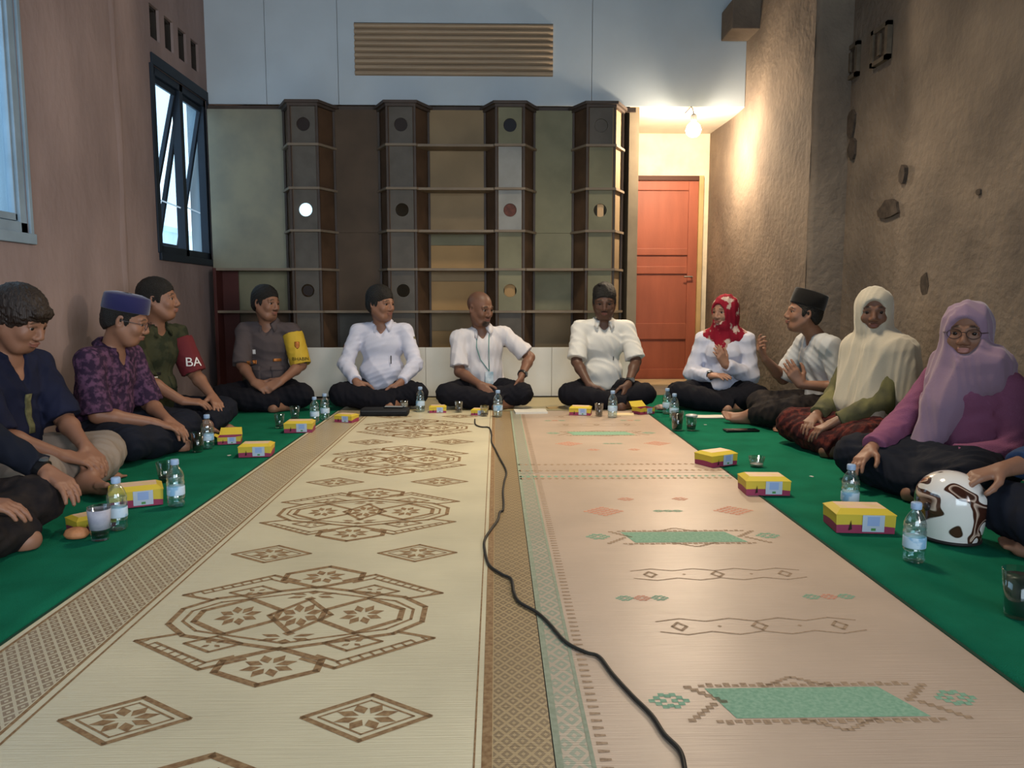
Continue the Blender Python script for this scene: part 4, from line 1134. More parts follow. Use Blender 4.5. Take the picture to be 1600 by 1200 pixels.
LEG13 = {1: dict(knee=(.235, .27, .115), ankle=(-.09, .25, .052), fd=(-.8, .4, -.1), sole=(-.3, .3, -.8)), -1: dict(knee=(-.235, .27, .10), ankle=(.06, .24, .055), fd=(.75, .6, .05), sole=(.3, .2, -.8))}
FIG = {}
# man in the white long-sleeved shirt
def ex6(i):
    badge(i, 'shoulder_badge', i['U']((-.30, .02, .44)), (.8, -.1, 0.05), .045, .055, m_crest, 'shield'); badge(i, 'shoulder_badge', i['U']((.34, .05, .44)), (-.85, -.25, 0), .03, .025, m_bronze)
    badge(i, 'shoulder_badge', i['U']((-.27, .04, .52)), (.7, -.3, -.5), .045, .016, m_crest)
    c = i['U']((-.075, .16, .36)); MB().tube([c + np.array((0, -.035, .03)), c + np.array((0, -.033, -.03))], .004, 6).build('pen', m_black, i['root'])
    o = i['root']
FIG['w6'] = person(dict(seed=6, label='man in white long-sleeved shirt with dark shoulder badges, looking to the right', pos=xat(599, 5.74), rz=face(.04, -1), tall=.035, lean=7,
    look=(.85, -.55), pitch=4, fat=.026, face_fat=.006, head=1.08, skin='mid', gaze=(10, 0), h=.0062,
    arms={1: dict(w=(.155, .30, .185), d=(-.55, .45, -.65), n=(-.5, -.1, -.8), curl=.5, pole=(.9, -.2, -.2)), -1: dict(w=(-.15, .31, .180), d=(.30, .35, -.85), n=(.6, -.5, -.4), curl=.5, pole=(-.9, -.2, -.2))},
    shirt=dict(m=c_white, sleeve='long', collar=True, r=.016, amp=.006, vneck=.05, slen=.9), trousers=dict(m=c_black, r=.018),
    hair=dict(r=.011, c=-.008), extra=ex6))
# bald man
def ex7(i):
    U = i['U']
    pts = [U((.045, .085, .53)), U((.055, .125, .45)), U((.03, .150, .36)), U((-.035, .165, .27)), U((-.035, .125, .45)), U((-.045, .09, .53))]
    out = []
    for k, p in enumerate(pts):
        hit = surf(i, p + np.array((0, .2, 0)), (0, -1, 0)); out.append(np.array(hit[0]) + np.array((0, .006, 0)) if hit[0] is not None else p)
    lan = MB().tube([out[0], out[1], out[2], out[3]], .0035, 6).tube([out[3], out[4], out[5]], .0035, 6)
    lan.build('lanyard', mat('lanyard_green', '#5f8a84', .6), i['root'])
    c = Vector(out[3]); MB().box(c.x-.030, c.x+.030, c.y+.000, c.y+.005, c.z-.095, c.z-.002, .002).build('name_card', mat('name_card', '#8aa6b4', .3, col2='#d5dde0', vscale=25), i['root'])
FIG['w7'] = person(dict(seed=7, label='bald bearded man in white short-sleeved shirt with lanyard and wristwatch', pos=xat(756, 5.74), rz=face(.03, -1), tall=.0, slean=3, lean=7, twist=8,
    look=(.72, -.70), pitch=10, fat=.010, head=1.08, skin='dark', beard=.9, mustache=.4, h=.0062, stubble=.35,
    arms={1: dict(w=(.03, .33, .17), d=(-.55, .5, -.6), n=(-.5, -.3, -.7), curl=.5, pole=(.9, -.3, -.3)), -1: dict(w=(-.265, .27, .225), d=(.02, .25, -.95), n=(.9, -.3, 0), curl=.55, pole=(-.9, -.2, .1))},
    shirt=dict(m=c_white2, sleeve='short', collar=True, slen=.85, r=.016), trousers=dict(m=c_black, r=.016), watch=-1, extra=ex7))
# man 8
def ex8(i):
    c = i['U']((-.07, .20, .37)); hit = surf(i, c, (0, -1, 0)); p = Vector(hit[0]) if hit[0] is not None else Vector(c)
    MB().tube([p + Vector((0, .004, .02)), p + Vector((0, .004, -.008))], .003, 6).build('pen', m_black, i['root'])
FIG['w8'] = person(dict(seed=8, label='man in white short-sleeved shirt in front of the door, facing the camera', pos=xat(940, 5.72), rz=face(-.02, -1), tall=.055, lean=8,
    look=(-.12, -1), pitch=14, fat=.008, head=1.10, skin='deep', h=.0062, mustache=.4,
    arms={1: dict(w=(.125, .33, .165), d=(-.35, .45, -.75), n=(-.6, -.5, -.4), curl=.45, pole=(.9, -.3, 0)), -1: dict(w=(-.150, .33, .175), d=(.25, .40, -.8), n=(.6, -.5, -.4), curl=.45, pole=(-.9, -.3, 0))},
    shirt=dict(m=c_white3, sleeve='short', collar=True, slen=.92, r=.020), trousers=dict(m=c_black, r=.015), watch=-1, hair=dict(r=.006, c=-.012, extra=[((0.02, .02, .118), (.026, .026, .010))]), extra=ex8))
# police officer
def ex5(i):
    A = i['A']; U = i['U']
    b = armband(i, -1, .10, 1.0, m_yel, .075, .074)
    b['label'] = 'yellow armband with black lettering'
    S, e, w = A[-1]; mid = S + (e-S)*.80; d = nv((.28, -.95, 0))
    surf.cache.clear(); j = dict(i); j['shirt'] = b
    text_on(j, 'BHABIN', mid - d*.25, d, .033, m_black)
    badge(j, 'armband_emblem', S + (e-S)*.40 - d*.25, d, .035, .050, m_bronze, 'shield')
    badge(i, 'sleeve_badge', U((.36, .10, .42)), (-.85, -.40, 0), .045, .055, m_crest, 'shield'); badge(i, 'chest_badge', U((.085, .35, .37)), (0, -1, 0), .050, .028, m_bronze)
    badge(i, 'chest_badge', U((-.085, .35, .385)), (0, -1, 0), .055, .020, m_bronze); badge(i, 'collar_pin', U((.065, .35, .50)), (0, -1, -.2), .02, .03, m_thw)
    for x in (.085, -.085):
        badge(i, 'pocket_flap', U((x, .35, .325)), (0, -1, 0), .095, .030, c_pol, off=.006)
        badge(i, 'pocket', U((x, .35, .270)), (0, -1, 0), .090, .085, c_pol, off=.003)
FIG['police'] = person(dict(seed=5, label='officer in grey-brown uniform shirt with a yellow lettered armband', pos=xat(424, 5.66), rz=face(.10, -1), tall=.04, lean=7, twist=-4,
    look=(.88, -.48), pitch=4, roll=-3, fat=.006, head=1.06, skin='mid', mustache=.7, h=.0062,
    arms={1: dict(w=(.055, .33, .200), d=(-.75, .35, -.35), n=(-.2, -.5, -.8), curl=.7, pole=(.9, -.3, -.3)), -1: dict(w=(-.125, .32, .205), d=(.80, .40, -.40), n=(.2, -.7, -.6), curl=.8, pole=(-.9, -.3, -.2))},
    shirt=dict(m=c_pol, sleeve='short', collar=True, slen=1.0, r=.016), trousers=dict(m=c_black, r=.020), hair=dict(r=.007, c=-.016), extra=ex5))
# soldier
def ex4(i):
    U = i['U']; A = i['A']
    S, e, w = A[1]; mid = S + (e-S)*.45; d = nv((-.85, -.5, .0))
    badge(i, 'sleeve_patch', mid - d*.3, d, .075, .085, m_black, off=.002, label='black patch under the chevrons')
    badge(i, 'rank_chevron', mid + np.array((0, 0, .012)) - d*.3, d, .062, .040, m_gold, 'chevron', off=.006, up=(0, 0, -1)); badge(i, 'rank_chevron', mid - np.array((0, 0, .010)) - d*.3, d, .062, .040, m_gold, 'chevron', off=.006, up=(0, 0, -1))
    b = armband(i, -1, .15, .98, m_redc, .074, .072); b['label'] = 'dark red armband with white letters'
    S, e, w = A[-1]; surf.cache.clear(); j = dict(i); j['shirt'] = b; mid = S + (e-S)*.70; d = nv((-.45, -.88, 0))
    text_on(j, 'BA', mid - d*.3, d, .075, m_thw)
    for x in (.07, -.07): badge(i, 'chest_pocket', U((x, .35, .33)), (0, -1, 0), .085, .075, c_army, off=.005)
    badge(i, 'name_tape', U((.07, .35, .39)), (0, -1, 0), .08, .016, m_black); badge(i, 'chest_badge', U((.06, .35, .36)), (0, -1, 0), .022, .026, m_thw)
FIG['soldier'] = person(dict(seed=4, label='soldier in dark green uniform with yellow chevrons and red armband', pos=(-2.04, 4.55), rz=face(1, -.42), tall=.062, lean=7,
    look=(1, .12), pitch=-3, fat=.006, head=1.06, skin='mid', h=.0058,
    arms={1: dict(w=(.10, .34, .20), d=(-.6, .6, -.1), n=(0, -.3, -1), curl=.5, pole=(.8, -.4, -.5)), -1: dict(w=(-.13, .34, .20), d=(.4, .8, -.4), n=(.2, -.2, -1), curl=.4, pole=(-.8, -.4, -.4))},
    shirt=dict(m=c_army, sleeve='short', collar=True, slen=.98, r=.015), trousers=dict(m=c_dark, r=.016), legs=LEG_FOOT, hair=dict(r=.007, c=-.014), extra=ex4))
# man with blue cap
FIG['cap'] = person(dict(seed=3, label='man with dark blue cap and purple batik shirt, wearing glasses, hunched forward', pos=(-2.01, 3.86), rz=face(1, -.12), tall=-.015, lean=15, headfwd=.02,
    look=(1, .22), pitch=16, fat=.014, head=1.06, skin='mid', h=.0058,
    arms={1: dict(w=(.07, .34, .17), d=(-.5, .8, -.3), n=(0, -.2, -1), curl=.4, pole=(.8, -.4, -.3)), -1: dict(w=(-.06, .345, .16), d=(.35, .85, -.4), n=(0, -.2, -1), curl=.4, pole=(-.8, -.3, -.2))},
    shirt=dict(m=c_batik, sleeve='short', collar=True, slen=.98, r=.020), trousers=dict(m=c_dark, r=.018), hair=dict(r=.006, c=-.022), peci=dict(m=c_capblue, z=.045, hgt=.075, dip=-.008, tilt=4), glasses=True))
# man in navy shirt
def ex2(i):
    U = i['U']
    badge(i, 'placket', U((.0, .40, .40)), (0, -1, 0), .030, .16, mat('placket_olive', '#5b5a3c', .7, var=.3, vscale=60), off=.004)
FIG['navy'] = person(dict(seed=2, label='man with thick fringe in navy shirt and khaki trousers, looking down', pos=(-2.07, 3.16), rz=face(1, -.16), tall=-.005, lean=12, headfwd=.02,
    look=(1, -.10), pitch=24, fat=.022, face_fat=.004, head=1.08, skin='mid', h=.0052,
    arms={1: dict(w=(.09, .38, .155), d=(-.45, .8, -.25), n=(-.2, -.2, -1), curl=.5, pole=(.8, -.4, -.4)), -1: dict(w=(-.03, .39, .17), d=(.2, .8, -.5), n=(.2, -.2, -1), curl=.5, pole=(-.8, -.3, -.2))},
    shirt=dict(m=c_navy, sleeve='short', slen=1.0, r=.022, vneck=.07, collar=False), trousers=dict(m=c_khaki, r=.022, amp=.006, len=.85), legs=LEG_FOOT,
    hair=dict(r=.016, m=m_hairbrown, amp=.0045, freq=150, aniso=(1, 1, .15), n=(0, .50, -.87), c=.002, extra=[((0, .078, .058), (.058, .024, .028)), ((.052, .03, .03), (.028, .04, .040)), ((-.052, .03, .03), (.028, .04, .040))]), extra=ex2))
# partly seen man at the left edge
FIG['edge1'] = person(dict(seed=1, label='person in dark clothes at the left edge, wristwatch on the wrist, mostly outside the frame', pos=(-1.86, 2.27), rz=face(1, -.05), tall=.0, lean=9,
    look=(1, -.1), pitch=8, fat=.01, skin='mid', h=.0058,
    arms={1: dict(w=(.08, .36, .19), d=(-.4, .9, -.2), n=(0, -.2, -1), curl=.5, pole=(.8, -.4, -.4)), -1: dict(w=(-.31, .34, .19), d=(.3, .85, -.35), n=(0, -.2, -1), curl=.5, pole=(-.8, -.3, .0))},
    shirt=dict(m=c_dark, sleeve='long', cuff=.86, r=.016), trousers=dict(m=c_sarong, r=.020), hair=dict(r=.009), watch=-1))
# woman with red scarf
FIG['redscarf'] = person(dict(seed=9, female=True, label='woman in red flowered headscarf and white shirt, one hand raised', pos=xat(1132, 5.58), rz=face(-.42, -.9), tall=-.025, lean=7,
    look=(-.80, -.60), pitch=2, fat=.012, head=1.02, skin='light', h=.0060, lip=(.4, .1, .09), gaze=(0, 0),
    arms={1: dict(w=(.05, .27, .235), d=(-.8, .5, .1), n=(0, -.3, -1), curl=.4, pole=(.9, -.2, -.3)), -1: dict(w=(-.035, .24, .315), d=(.35, .40, .85), n=(.6, -.6, .1), curl=.35, pole=(-.8, -.2, -.6))},
    shirt=dict(m=c_white, sleeve='long', r=.020, cuff=.93), trousers=dict(m=c_black, r=.022),
    hijab=dict(m=c_red, hem=.36, drape=[((0, .03, .52), (.01, .115, .40), .085, .035, ((0, 1, 0), .6))]), watch=1))
# man with black cap
FIG['blackcap'] = person(dict(seed=10, label='man in profile with black velvet cap and white t-shirt, gesturing with a raised hand', pos=(2.05, 4.66), rz=face(-1, -.06), tall=-.0, lean=13, headfwd=.03, shoulder=.16,
    look=(-1, .10), pitch=-8, fat=-.006, head=1.02, skin='mid', h=.0058,
    arms={1: dict(w=(.13, .36, .40), d=(-.1, .5, .85), n=(-.5, -.6, .5), curl=.95, curls=(.5, .9, 1.1, 1.2), pole=(.8, -.3, -.6)), -1: dict(w=(-.13, .24, .265), d=(.1, .55, .8), n=(.9, -.2, .1), curl=.35, pole=(-.5, -.6, -.7))},
    shirt=dict(m=c_tee, sleeve='short', slen=.98, r=.022, amp=.006, vneck=.03, skirt=[((0, -.06, .20), (0, -.02, .08), .13, .16)]), trousers=dict(m=c_sarong, r=.026, skirt=[((-.1, .2, .10), (.1, .2, .10), .085, .085)]), legs=LEG_FOOT,
    hair=dict(r=.006, c=-.022), peci=dict(m=c_capblack, z=.048, hgt=.088, dip=.004, tilt=9)))
# woman with cream scarf
FIG['cream'] = person(dict(seed=11, female=True, label='woman with long cream headscarf and olive dress, turned to the camera', pos=(1.99, 3.88), rz=face(-1, -.30), tall=.0, lean=7,
    look=(-.42, -.92), pitch=2, fat=.004, head=1.02, skin='dark', h=.0056, lip=(.2, .07, .06),
    arms={1: dict(w=(.10, .33, .17), d=(-.4, .8, -.3), n=(0, -.2, -1), curl=.5, pole=(.8, -.4, -.4)), -1: dict(w=(-.05, .34, .16), d=(.3, .8, -.4), n=(0, -.2, -1), curl=.5, pole=(-.8, -.3, -.4))},
    shirt=dict(name='dress', m=c_olive, sleeve='long', cuff=.9, r=.020, hem=.01, skirt=[((-.05, .12, .12), (.05, .12, .12), .11, .11)]), trousers=dict(name='skirt', m=c_maroon, r=.026, amp=.008, skirt=[((-.12, .22, .10), (.12, .22, .10), .09, .09)]),
    hijab=dict(m=c_cream, hem=.17, drape=[((-.05, .05, .50), (-.09, .16, .22), .115, .105, ((0, 1, 0), .75)), ((.07, .03, .50), (.06, .14, .26), .115, .09, ((0, 1, 0), .75)), ((-.13, .0, .50), (-.20, .02, .30), .105, .085, None), ((.12, .0, .50), (.18, .02, .36), .10, .07, None), ((0, -.06, .48), (0, -.08, .36), .13, .12, None)])))
# woman with lilac scarf
def ex12(i): pass
FIG['lilac'] = person(dict(seed=12, female=True, label='smiling woman in lilac headscarf, glasses and pink sweater', pos=(1.95, 3.06), rz=face(-1, -.34), tall=-.075, lean=6,
    look=(-.62, -.80), pitch=0, fat=.016, face_fat=.006, head=1.04, skin='mid', h=.0052, lip=(.5, .22, .2),
    arms={1: dict(w=(.13, .40, .16), d=(-.2, .85, -.4), n=(-.3, 0, -1), curl=.4, pole=(.8, -.3, -.2)), -1: dict(w=(-.10, .24, .16), d=(.6, .6, -.4), n=(.2, -.2, -1), curl=.4, pole=(-.8, -.4, -.3))},
    shirt=dict(name='sweater', m=c_pink, sleeve='long', cuff=.92, r=.024, amp=.005), trousers=dict(name='skirt', m=c_dark, r=.028, amp=.007, skirt=[((-.14, .22, .10), (.14, .22, .10), .10, .10)]),
    hijab=dict(m=c_lilac, hem=.17, amp=.007, drape=[((0, .06, .49), (.06, .19, .20), .11, .060, ((0, 1, 0), .6)), ((-.11, .02, .51), (-.12, .03, .47), .085, .07, None), ((-.05, .04, .50), (.02, .14, .36), .11, .07, ((0, 1, 0), .55)), ((.09, .0, .50), (.10, .05, .44), .08, .05, None)]), glasses=True))
# partly seen person at the right edge
FIG['edge13'] = person(dict(seed=13, label='person in blue top at the right edge, hand on the helmet', pos=(1.90, 2.10), rz=face(-1, -.12), tall=-.03, lean=8,
    look=(-1, -.1), pitch=5, skin='mid', h=.0058,
    arms={1: dict(w=(.27, .28, .235), d=(.15, .95, -.25), n=(0, -.1, -1), curl=.5, pole=(.8, -.4, -.2)), -1: dict(w=(-.13, .30, .16), d=(.3, .8, -.4), n=(0, -.2, -1), curl=.5, pole=(-.8, -.4, -.2))},
    shirt=dict(m=c_blue, sleeve='long', cuff=.70, r=.022), trousers=dict(m=c_dark, r=.022), legs=LEG13, hair=dict(r=.009)))
print('TRIS', TOT[0])
# ================================================================== SMALL THINGS ON THE FLOOR
m_pet = simple_glass('pet_plastic', (.86, .94, .97, 1), .08, .10); m_cup = simple_glass('tumbler_glass', (.86, .88, .88, 1), .05, .05)
m_water = simple_glass('water', (.90, .97, .98, 1), .02, .03)
m_capb = mat('bottle_cap_blue', '#8ea6c4', .45); m_label = mat('bottle_label', '#b9cddd', .5, col2='#7fa9c8', vscale=26, thr=(.5, .6))
m_tea = mat('dark_tea', '#2a0f08', .15, spec=.5); m_res = mat('coffee_residue', '#1c0e09', .3); m_milk = mat('cloudy_drink', '#98938c', .3)
def bottle_proto():
    t = thing('water_bottle', 'x', 'bottle')
    pr = [(0, .003), (.012, .001), (.024, .000), (.030, .006), (.0315, .018), (.0295, .024), (.0315, .030), (.0315, .040), (.0305, .042), (.0305, .078), (.0318, .080), (.0318, .092), (.0295, .098), (.0315, .104), (.0305, .116), (.026, .130), (.018, .144), (.0125, .152), (.0125, .160)]
    MB().lathe(pr, 28).build('bottle_body', m_pet, t, True)
    MB().lathe([(0, .006), (.027, .006), (.029, .02), (.029, .09), (.0285, .110), (0, .110)], 20).build('water', m_water, t, True)
    MB().lathe([(.0312, .044), (.0316, .046), (.0316, .074), (.0312, .076)], 28).build('label', m_label, t, True)
    mb = MB().lathe([(.0145, .157), (.0152, .159), (.0152, .174), (.013, .177), (0, .177)], 24); o = mb.build('cap', m_capb, t, True)
    return t
bp = bottle_proto(); first = True
BOT = [(185, 826, 1.0, 'water bottle in front of the lime box, nearest on the left carpet'), (276, 790, 1, 'water bottle standing alone right of the yellow box on the left carpet'), (325, 700, 1, 'water bottle just behind the glass of dark tea on the left'),
       (492, 660, .92, 'water bottle right of the box in front of the officer'), (508, 655, .95, 'water bottle touching the corner box by the man in long sleeves'), (657, 643, .98, 'water bottle between the cloudy glass and the yellow box, centre row'),
       (778, 651, 1, 'water bottle on the mat edge beside the cable end, before the bald man'), (957, 652, 1, 'water bottle in front of the man before the door'), (1042, 646, .98, 'rear water bottle left of the dark tea glass at far right carpet'),
       (1053, 655, .95, 'water bottle directly behind the dark tea glass on the far right carpet'), (1327, 800, 1, 'water bottle behind the nearest snack box on the right carpet'), (1427, 876, 1.0, 'water bottle next to the helmet, nearest on the right')]
for i, (px, py, s, lab) in enumerate(BOT):
    o = bp if i == 0 else copy_tree(bp); p = gnd(px, py, .010)
    o.location = (p.x, p.y, .0090); o.rotation_euler = (0, 0, i*1.3); o.scale = (s, s, s); tag(o, lab, 'bottle', 'water bottles on the carpets and mats')
def cup(px, py, lab, r=.034, h=.085, liq=.02, m=None, lid=False, cat='glass'):
    p = gnd(px, py, .010); t = thing('drinking_glass', lab, cat, (p.x, p.y, .0090), 0, 'glasses on the carpets and mats')
    MB().lathe([(0, 0), (r*.74, 0), (r*.78, .003), (r, h), (r*.93, h), (r*.73, .008), (0, .008)], 26).build('glass_body', m_cup, t, True)
    if liq: f_ = liq/h; MB().lathe([(0, .0085), (r*.72, .0085), (r*(.72 + .20*f_), liq), (0, liq)], 24).build('drink', m or m_tea, t, True)
    if lid: MB().lathe([(r*1.04, h-.006), (r*1.06, h), (r*.9, h+.004), (.008, h+.008), (0, h+.008)], 24).build('lid', mat('plastic_lid', '#a9a8a6', .3), t, True)
    return t
cup(157, 842, 'tall glass with grey label and dark residue, nearest on the left carpet', .034, .108, .024, m_res)
g_ = bpy.data.objects['drinking_glass']; MB().lathe([(.0300, .036), (.0345, .100), (.0348, .100), (.0303, .036)], 26).build('frosted_print', mat('frost_print', '#8b8c9a', .6, col2='#a9a9b4', vscale=20), g_, True)
cup(258, 752, 'short glass with dark residue behind the yellow box, left carpet', .034, .085, .022, m_res); cup(309, 705, 'glass full of dark tea on the left carpet', .034, .098, .088, m_tea)
cup(437, 668, 'empty glass left of the snack box in front of the officer', .031, .085, .015, m_res); cup(461, 655, 'empty glass between the officer\'s knee and the two bottles', .033, .085, .012, m_res)
cup(632, 642, 'glass with cloudy drink beside the black bag', .031, .075, .055, m_milk); cup(717, 644, 'small glass with dark drink left of the bald man', .030, .075, .022, m_res)
cup(757, 650, 'glass with dark residue beside the small snack box before the bald man', .030, .07, .02, m_res); cup(936, 650, 'brown tea glass behind the box in front of the man before the door', .030, .085, .065, m_tea)
cup(1058, 672, 'tall glass full of dark tea on the far right carpet', .038, .115, .10, m_tea); cup(1080, 672, 'lidded glass with dark drink beside the tall tea glass, right', .034, .09, .03, m_res, True)
cup(1592, 962, 'glass with grey label and dark coffee at the right edge', .042, .115, .10, mat('coffee_grey', '#3a3634', .3))
cup(1182, 728, 'low clear cup between the two snack boxes on the right', .038, .045, .012, m_milk)
# snack boxes
m_by = mat('box_yellow', '#c4ac38', .5); m_bm = mat('box_magenta', '#8e3350', .5); m_bw = mat('box_label', '#aeb9c8', .5); m_bp = mat('box_peach', '#d9b79c', .5, col2='#cdbb6a', vscale=14, thr=(.45, .7)); m_bg = mat('box_green', '#9cab2c', .5); m_cream2 = mat('box_inside', '#c9bfa8', .7)
m_tl = mat('box_blue_tint', '#8fa5cf', .5)
def box_proto(bw=.185, bd=.135, bh=.072, opened=False):
    t = thing('snack_box', 'x', 'box'); w, d, ins = bw/2, bd/2, .012; hc = bh
    base = [(-w, -d, 0), (w, -d, 0), (w, d, 0), (-w, d, 0), (-w-.002, -d-.002, hc*.86), (w+.002, -d-.002, hc*.86), (w+.002, d+.002, hc*.86), (-w-.002, d+.002, hc*.86)]
    mesh_obj('carton', base, [(3, 2, 1, 0), (0, 1, 5, 4), (1, 2, 6, 5), (2, 3, 7, 6), (3, 0, 4, 7)] + ([] if opened else [(4, 5, 6, 7)]), [m_bm], t)
    e = .0012
    # slanted yellow bands above the magenta
    q = lambda s, a, b, zA, zB, zt: [(a[0], a[1], zA), (b[0], b[1], zB), (b[0]*1.01, b[1]*1.01, zt), (a[0]*1.01, a[1]*1.01, zt)]
    c = [(-w-e, -d-e), (w+e, -d-e), (w+e, d+e), (-w-e, d+e)]; k = 1.012
    mb = MB()
    for (a, b, za, zb) in ((c[0], c[1], .38, .30), (c[1], c[2], .30, .52), (c[2], c[3], .52, .34), (c[3], c[0], .34, .38)):
        a2, b2 = (a[0]*k, a[1]*k), (b[0]*k, b[1]*k); n = 4
        for i in range(n):
            f0, f1 = i/n, (i+1)/n; L = lambda u, f: (u[0][0]+(u[1][0]-u[0][0])*f, u[0][1]+(u[1][1]-u[0][1])*f)
            p0, p1 = L((a, b), f0), L((a, b), f1); r0, r1 = L((a2, b2), f0), L((a2, b2), f1)
            bow = lambda f: (za + (zb-za)*f + .06*math.sin(f*PI))*hc
            mb.add([(p0[0], p0[1], bow(f0)), (p1[0], p1[1], bow(f1)), (r1[0], r1[1], hc*.865), (r0[0], r0[1], hc*.865)], [(0, 1, 2, 3)])
    mb.build('yellow_band', m_by, t)
    # white and blue printed label on the front, wrapping to the lid
    lw = w*.42
    lb = MB().add([(-lw*.3, -d-.0028, .006), (lw*1.5, -d-.0028, .006), (lw*1.5, -d-.0048, hc*.87), (-lw*.3, -d-.0048, hc*.87)], [(0, 1, 2, 3)]).build('printed_label', m_bw, t)
    MB().add([(lw*.1, -d-.0036, .026), (lw*1.1, -d-.0036, .026), (lw*1.1, -d-.0052, hc*.80), (lw*.1, -d-.0052, hc*.80)], [(0, 1, 2, 3)]).build('blue_print', m_tl, lb)
    MB().add([(lw*.42, -d-.0036, .010), (lw*.80, -d-.0036, .010), (lw*.80, -d-.0040, .019), (lw*.42, -d-.0040, .019)], [(0, 1, 2, 3)]).build('green_mark', mat('mark_green', '#4c8a4a', .5), lb)
    # dark slot of the tucked tab
    MB().add([(-w*.60, -d-.0042, .010), (-w*.48, -d-.0042, .014), (-w*.52, -d-.0052, hc*.62)], [(0, 1, 2)]).build('tab_slot', mat('slot_dark', '#2a1d14', .8), t)
    W2, D2 = w+.004, d+.004
    if not opened:
        lid = [(-W2, -D2, hc*.84), (W2, -D2, hc*.84), (W2, D2, hc*.84), (-W2, D2, hc*.84), (-W2, -D2, hc*.88), (W2, -D2, hc*.88), (W2, D2, hc*.88), (-W2, D2, hc*.88), (-w*.80, -d*.62, hc*1.08), (w*.80, -d*.62, hc*1.08), (w*.80, d*.62, hc*1.08), (-w*.80, d*.62, hc*1.08)]
        o = mesh_obj('lid', lid, [(3, 2, 1, 0), (0, 1, 5, 4), (1, 2, 6, 5), (2, 3, 7, 6), (3, 0, 4, 7), (4, 5, 9, 8), (5, 6, 10, 9), (6, 7, 11, 10), (7, 4, 8, 11), (8, 9, 10, 11)], [m_by, m_bp], t)
        o.data.polygons[9].material_index = 1; o.data.polygons[5].material_index = 0
    else:
        mesh_obj('lid', [(-W2, d, hc*.86), (W2, d, hc*.86), (W2*.9, d+.06, hc*.86+.055), (-W2*.9, d+.06, hc*.86+.055), (-W2, d+.002, hc*.85), (W2, d+.002, hc*.85), (W2*.9, d+.062, hc*.85+.055), (-W2*.9, d+.062, hc*.85+.055)], [(0, 1, 2, 3), (7, 6, 5, 4), (0, 4, 5, 1), (1, 5, 6, 2), (2, 6, 7, 3), (3, 7, 4, 0)], m_by, t)
        mesh_obj('side_flap', [(-w, -d, hc*.86), (-w, d, hc*.86), (-w-.035, d*.8, hc*1.1), (-w-.035, -d*.8, hc*1.1)], [(0, 1, 2, 3)], m_by, t)
        mesh_obj('inner_tray', [(-w+.002, -d+.002, .02), (w-.002, -d+.002, .02), (w-.002, d-.002, .02), (-w+.002, d-.002, .02)], [(0, 1, 2, 3)], m_cream2, t)
    return t
b1 = box_proto(); b2 = box_proto(opened=True)
def put_box(src, px, py, rz, s, lab, first, grp='yellow and magenta snack boxes'):
    o = src if first else copy_tree(src); p = gnd(px, py, .01); c, s_ = math.cos(R(rz)), math.sin(R(rz))
    fx, fy = 0, -.0675*s; o.location = (p.x - (c*fx - s_*fy), p.y - (s_*fx + c*fy), .0090); o.rotation_euler = (0, 0, R(rz)); o.scale = (s, s, s); return tag(o, lab, 'box', grp)
put_box(b1, 1352, 833, -6, 1.0, 'yellow and magenta snack box nearest on the right carpet', True)
put_box(b1, 1200, 774, -3, .92, 'snack box with pale blue label, second from the front on the right carpet', False)
put_box(b1, 1132, 728, 28, .84, 'snack box turned sideways, farthest of three on the right carpet edge', False)
put_box(b1, 214, 792, 26, .96, 'yellow snack box with peach lid between bottles on the left carpet', False)
o = put_box(b1, 152, 828, 50, .66, 'lime yellow snack box half hidden behind the labelled glass', False)
put_box(b1, 398, 714, 6, .82, 'closed snack box in front of the soldier', False)
put_box(b2, 358, 694, 12, .62, 'opened snack box behind the closed one in front of the soldier', True)
put_box(b1, 466, 676, 4, .86, 'snack box in front of the officer, beside two bottles', False)
put_box(b1, 536, 660, -20, .66, 'small snack box at the mat corner before the long-sleeved man', False)
put_box(b1, 684, 645, 4, .62, 'snack box between two glasses before the long-sleeved man', False)
put_box(b1, 748, 649, -8, .56, 'pale snack box by the bald man, beside the cable end', False)
put_box(b1, 906, 649, -12, .76, 'snack box in front of the man before the door', False)
put_box(b2, 1012, 647, 30, .66, 'opened snack box with raised flap at the far right mat corner', False)
# crumpled wrapper beside it
rng = random.Random(9); p = gnd(1018, 644, .01); mb = MB(); bm = bmesh.new(); bmesh.ops.create_icosphere(bm, subdivisions=2, radius=1)
vs = [(v.co.x*.055*rng.uniform(.7, 1.1), v.co.y*.04*rng.uniform(.7, 1.1), .028 + v.co.z*.024*rng.uniform(.6, 1.1)) for v in bm.verts]; fs = [tuple(v.index for v in f.verts) for f in bm.faces]; bm.free()
o = mesh_obj('plastic_wrapper', vs, fs, mat('wrapper_brown', '#8d7f68', .35, col2='#6c4350', vscale=40), loc=(p.x + .07, p.y + .02, .0085)); tag(o, 'crumpled brownish wrapper behind the far right mat corner', 'wrapper')
# bread roll in plastic
p = gnd(120, 840, .01); t = thing('wrapped_bread', 'small brown bread roll in clear plastic on the left carpet', 'bread', (p.x, p.y, .0090))
MB().lathe([(0, 0), (.026, .003), (.032, .014), (.026, .028), (.012, .034), (0, .035)], 18, sx=1.25).build('roll', mat('bread_brown', '#a8714b', .6, var=.2, vscale=40), t, True)
mesh_obj('plastic_wrap', [(-.075, -.02, .004), (-.04, -.03, .002), (-.035, .0, .036), (-.075, .012, .02), (-.04, .03, .003), (-.08, .02, .001)], [(0, 1, 2, 3), (3, 2, 4, 5)], m_pet, t)
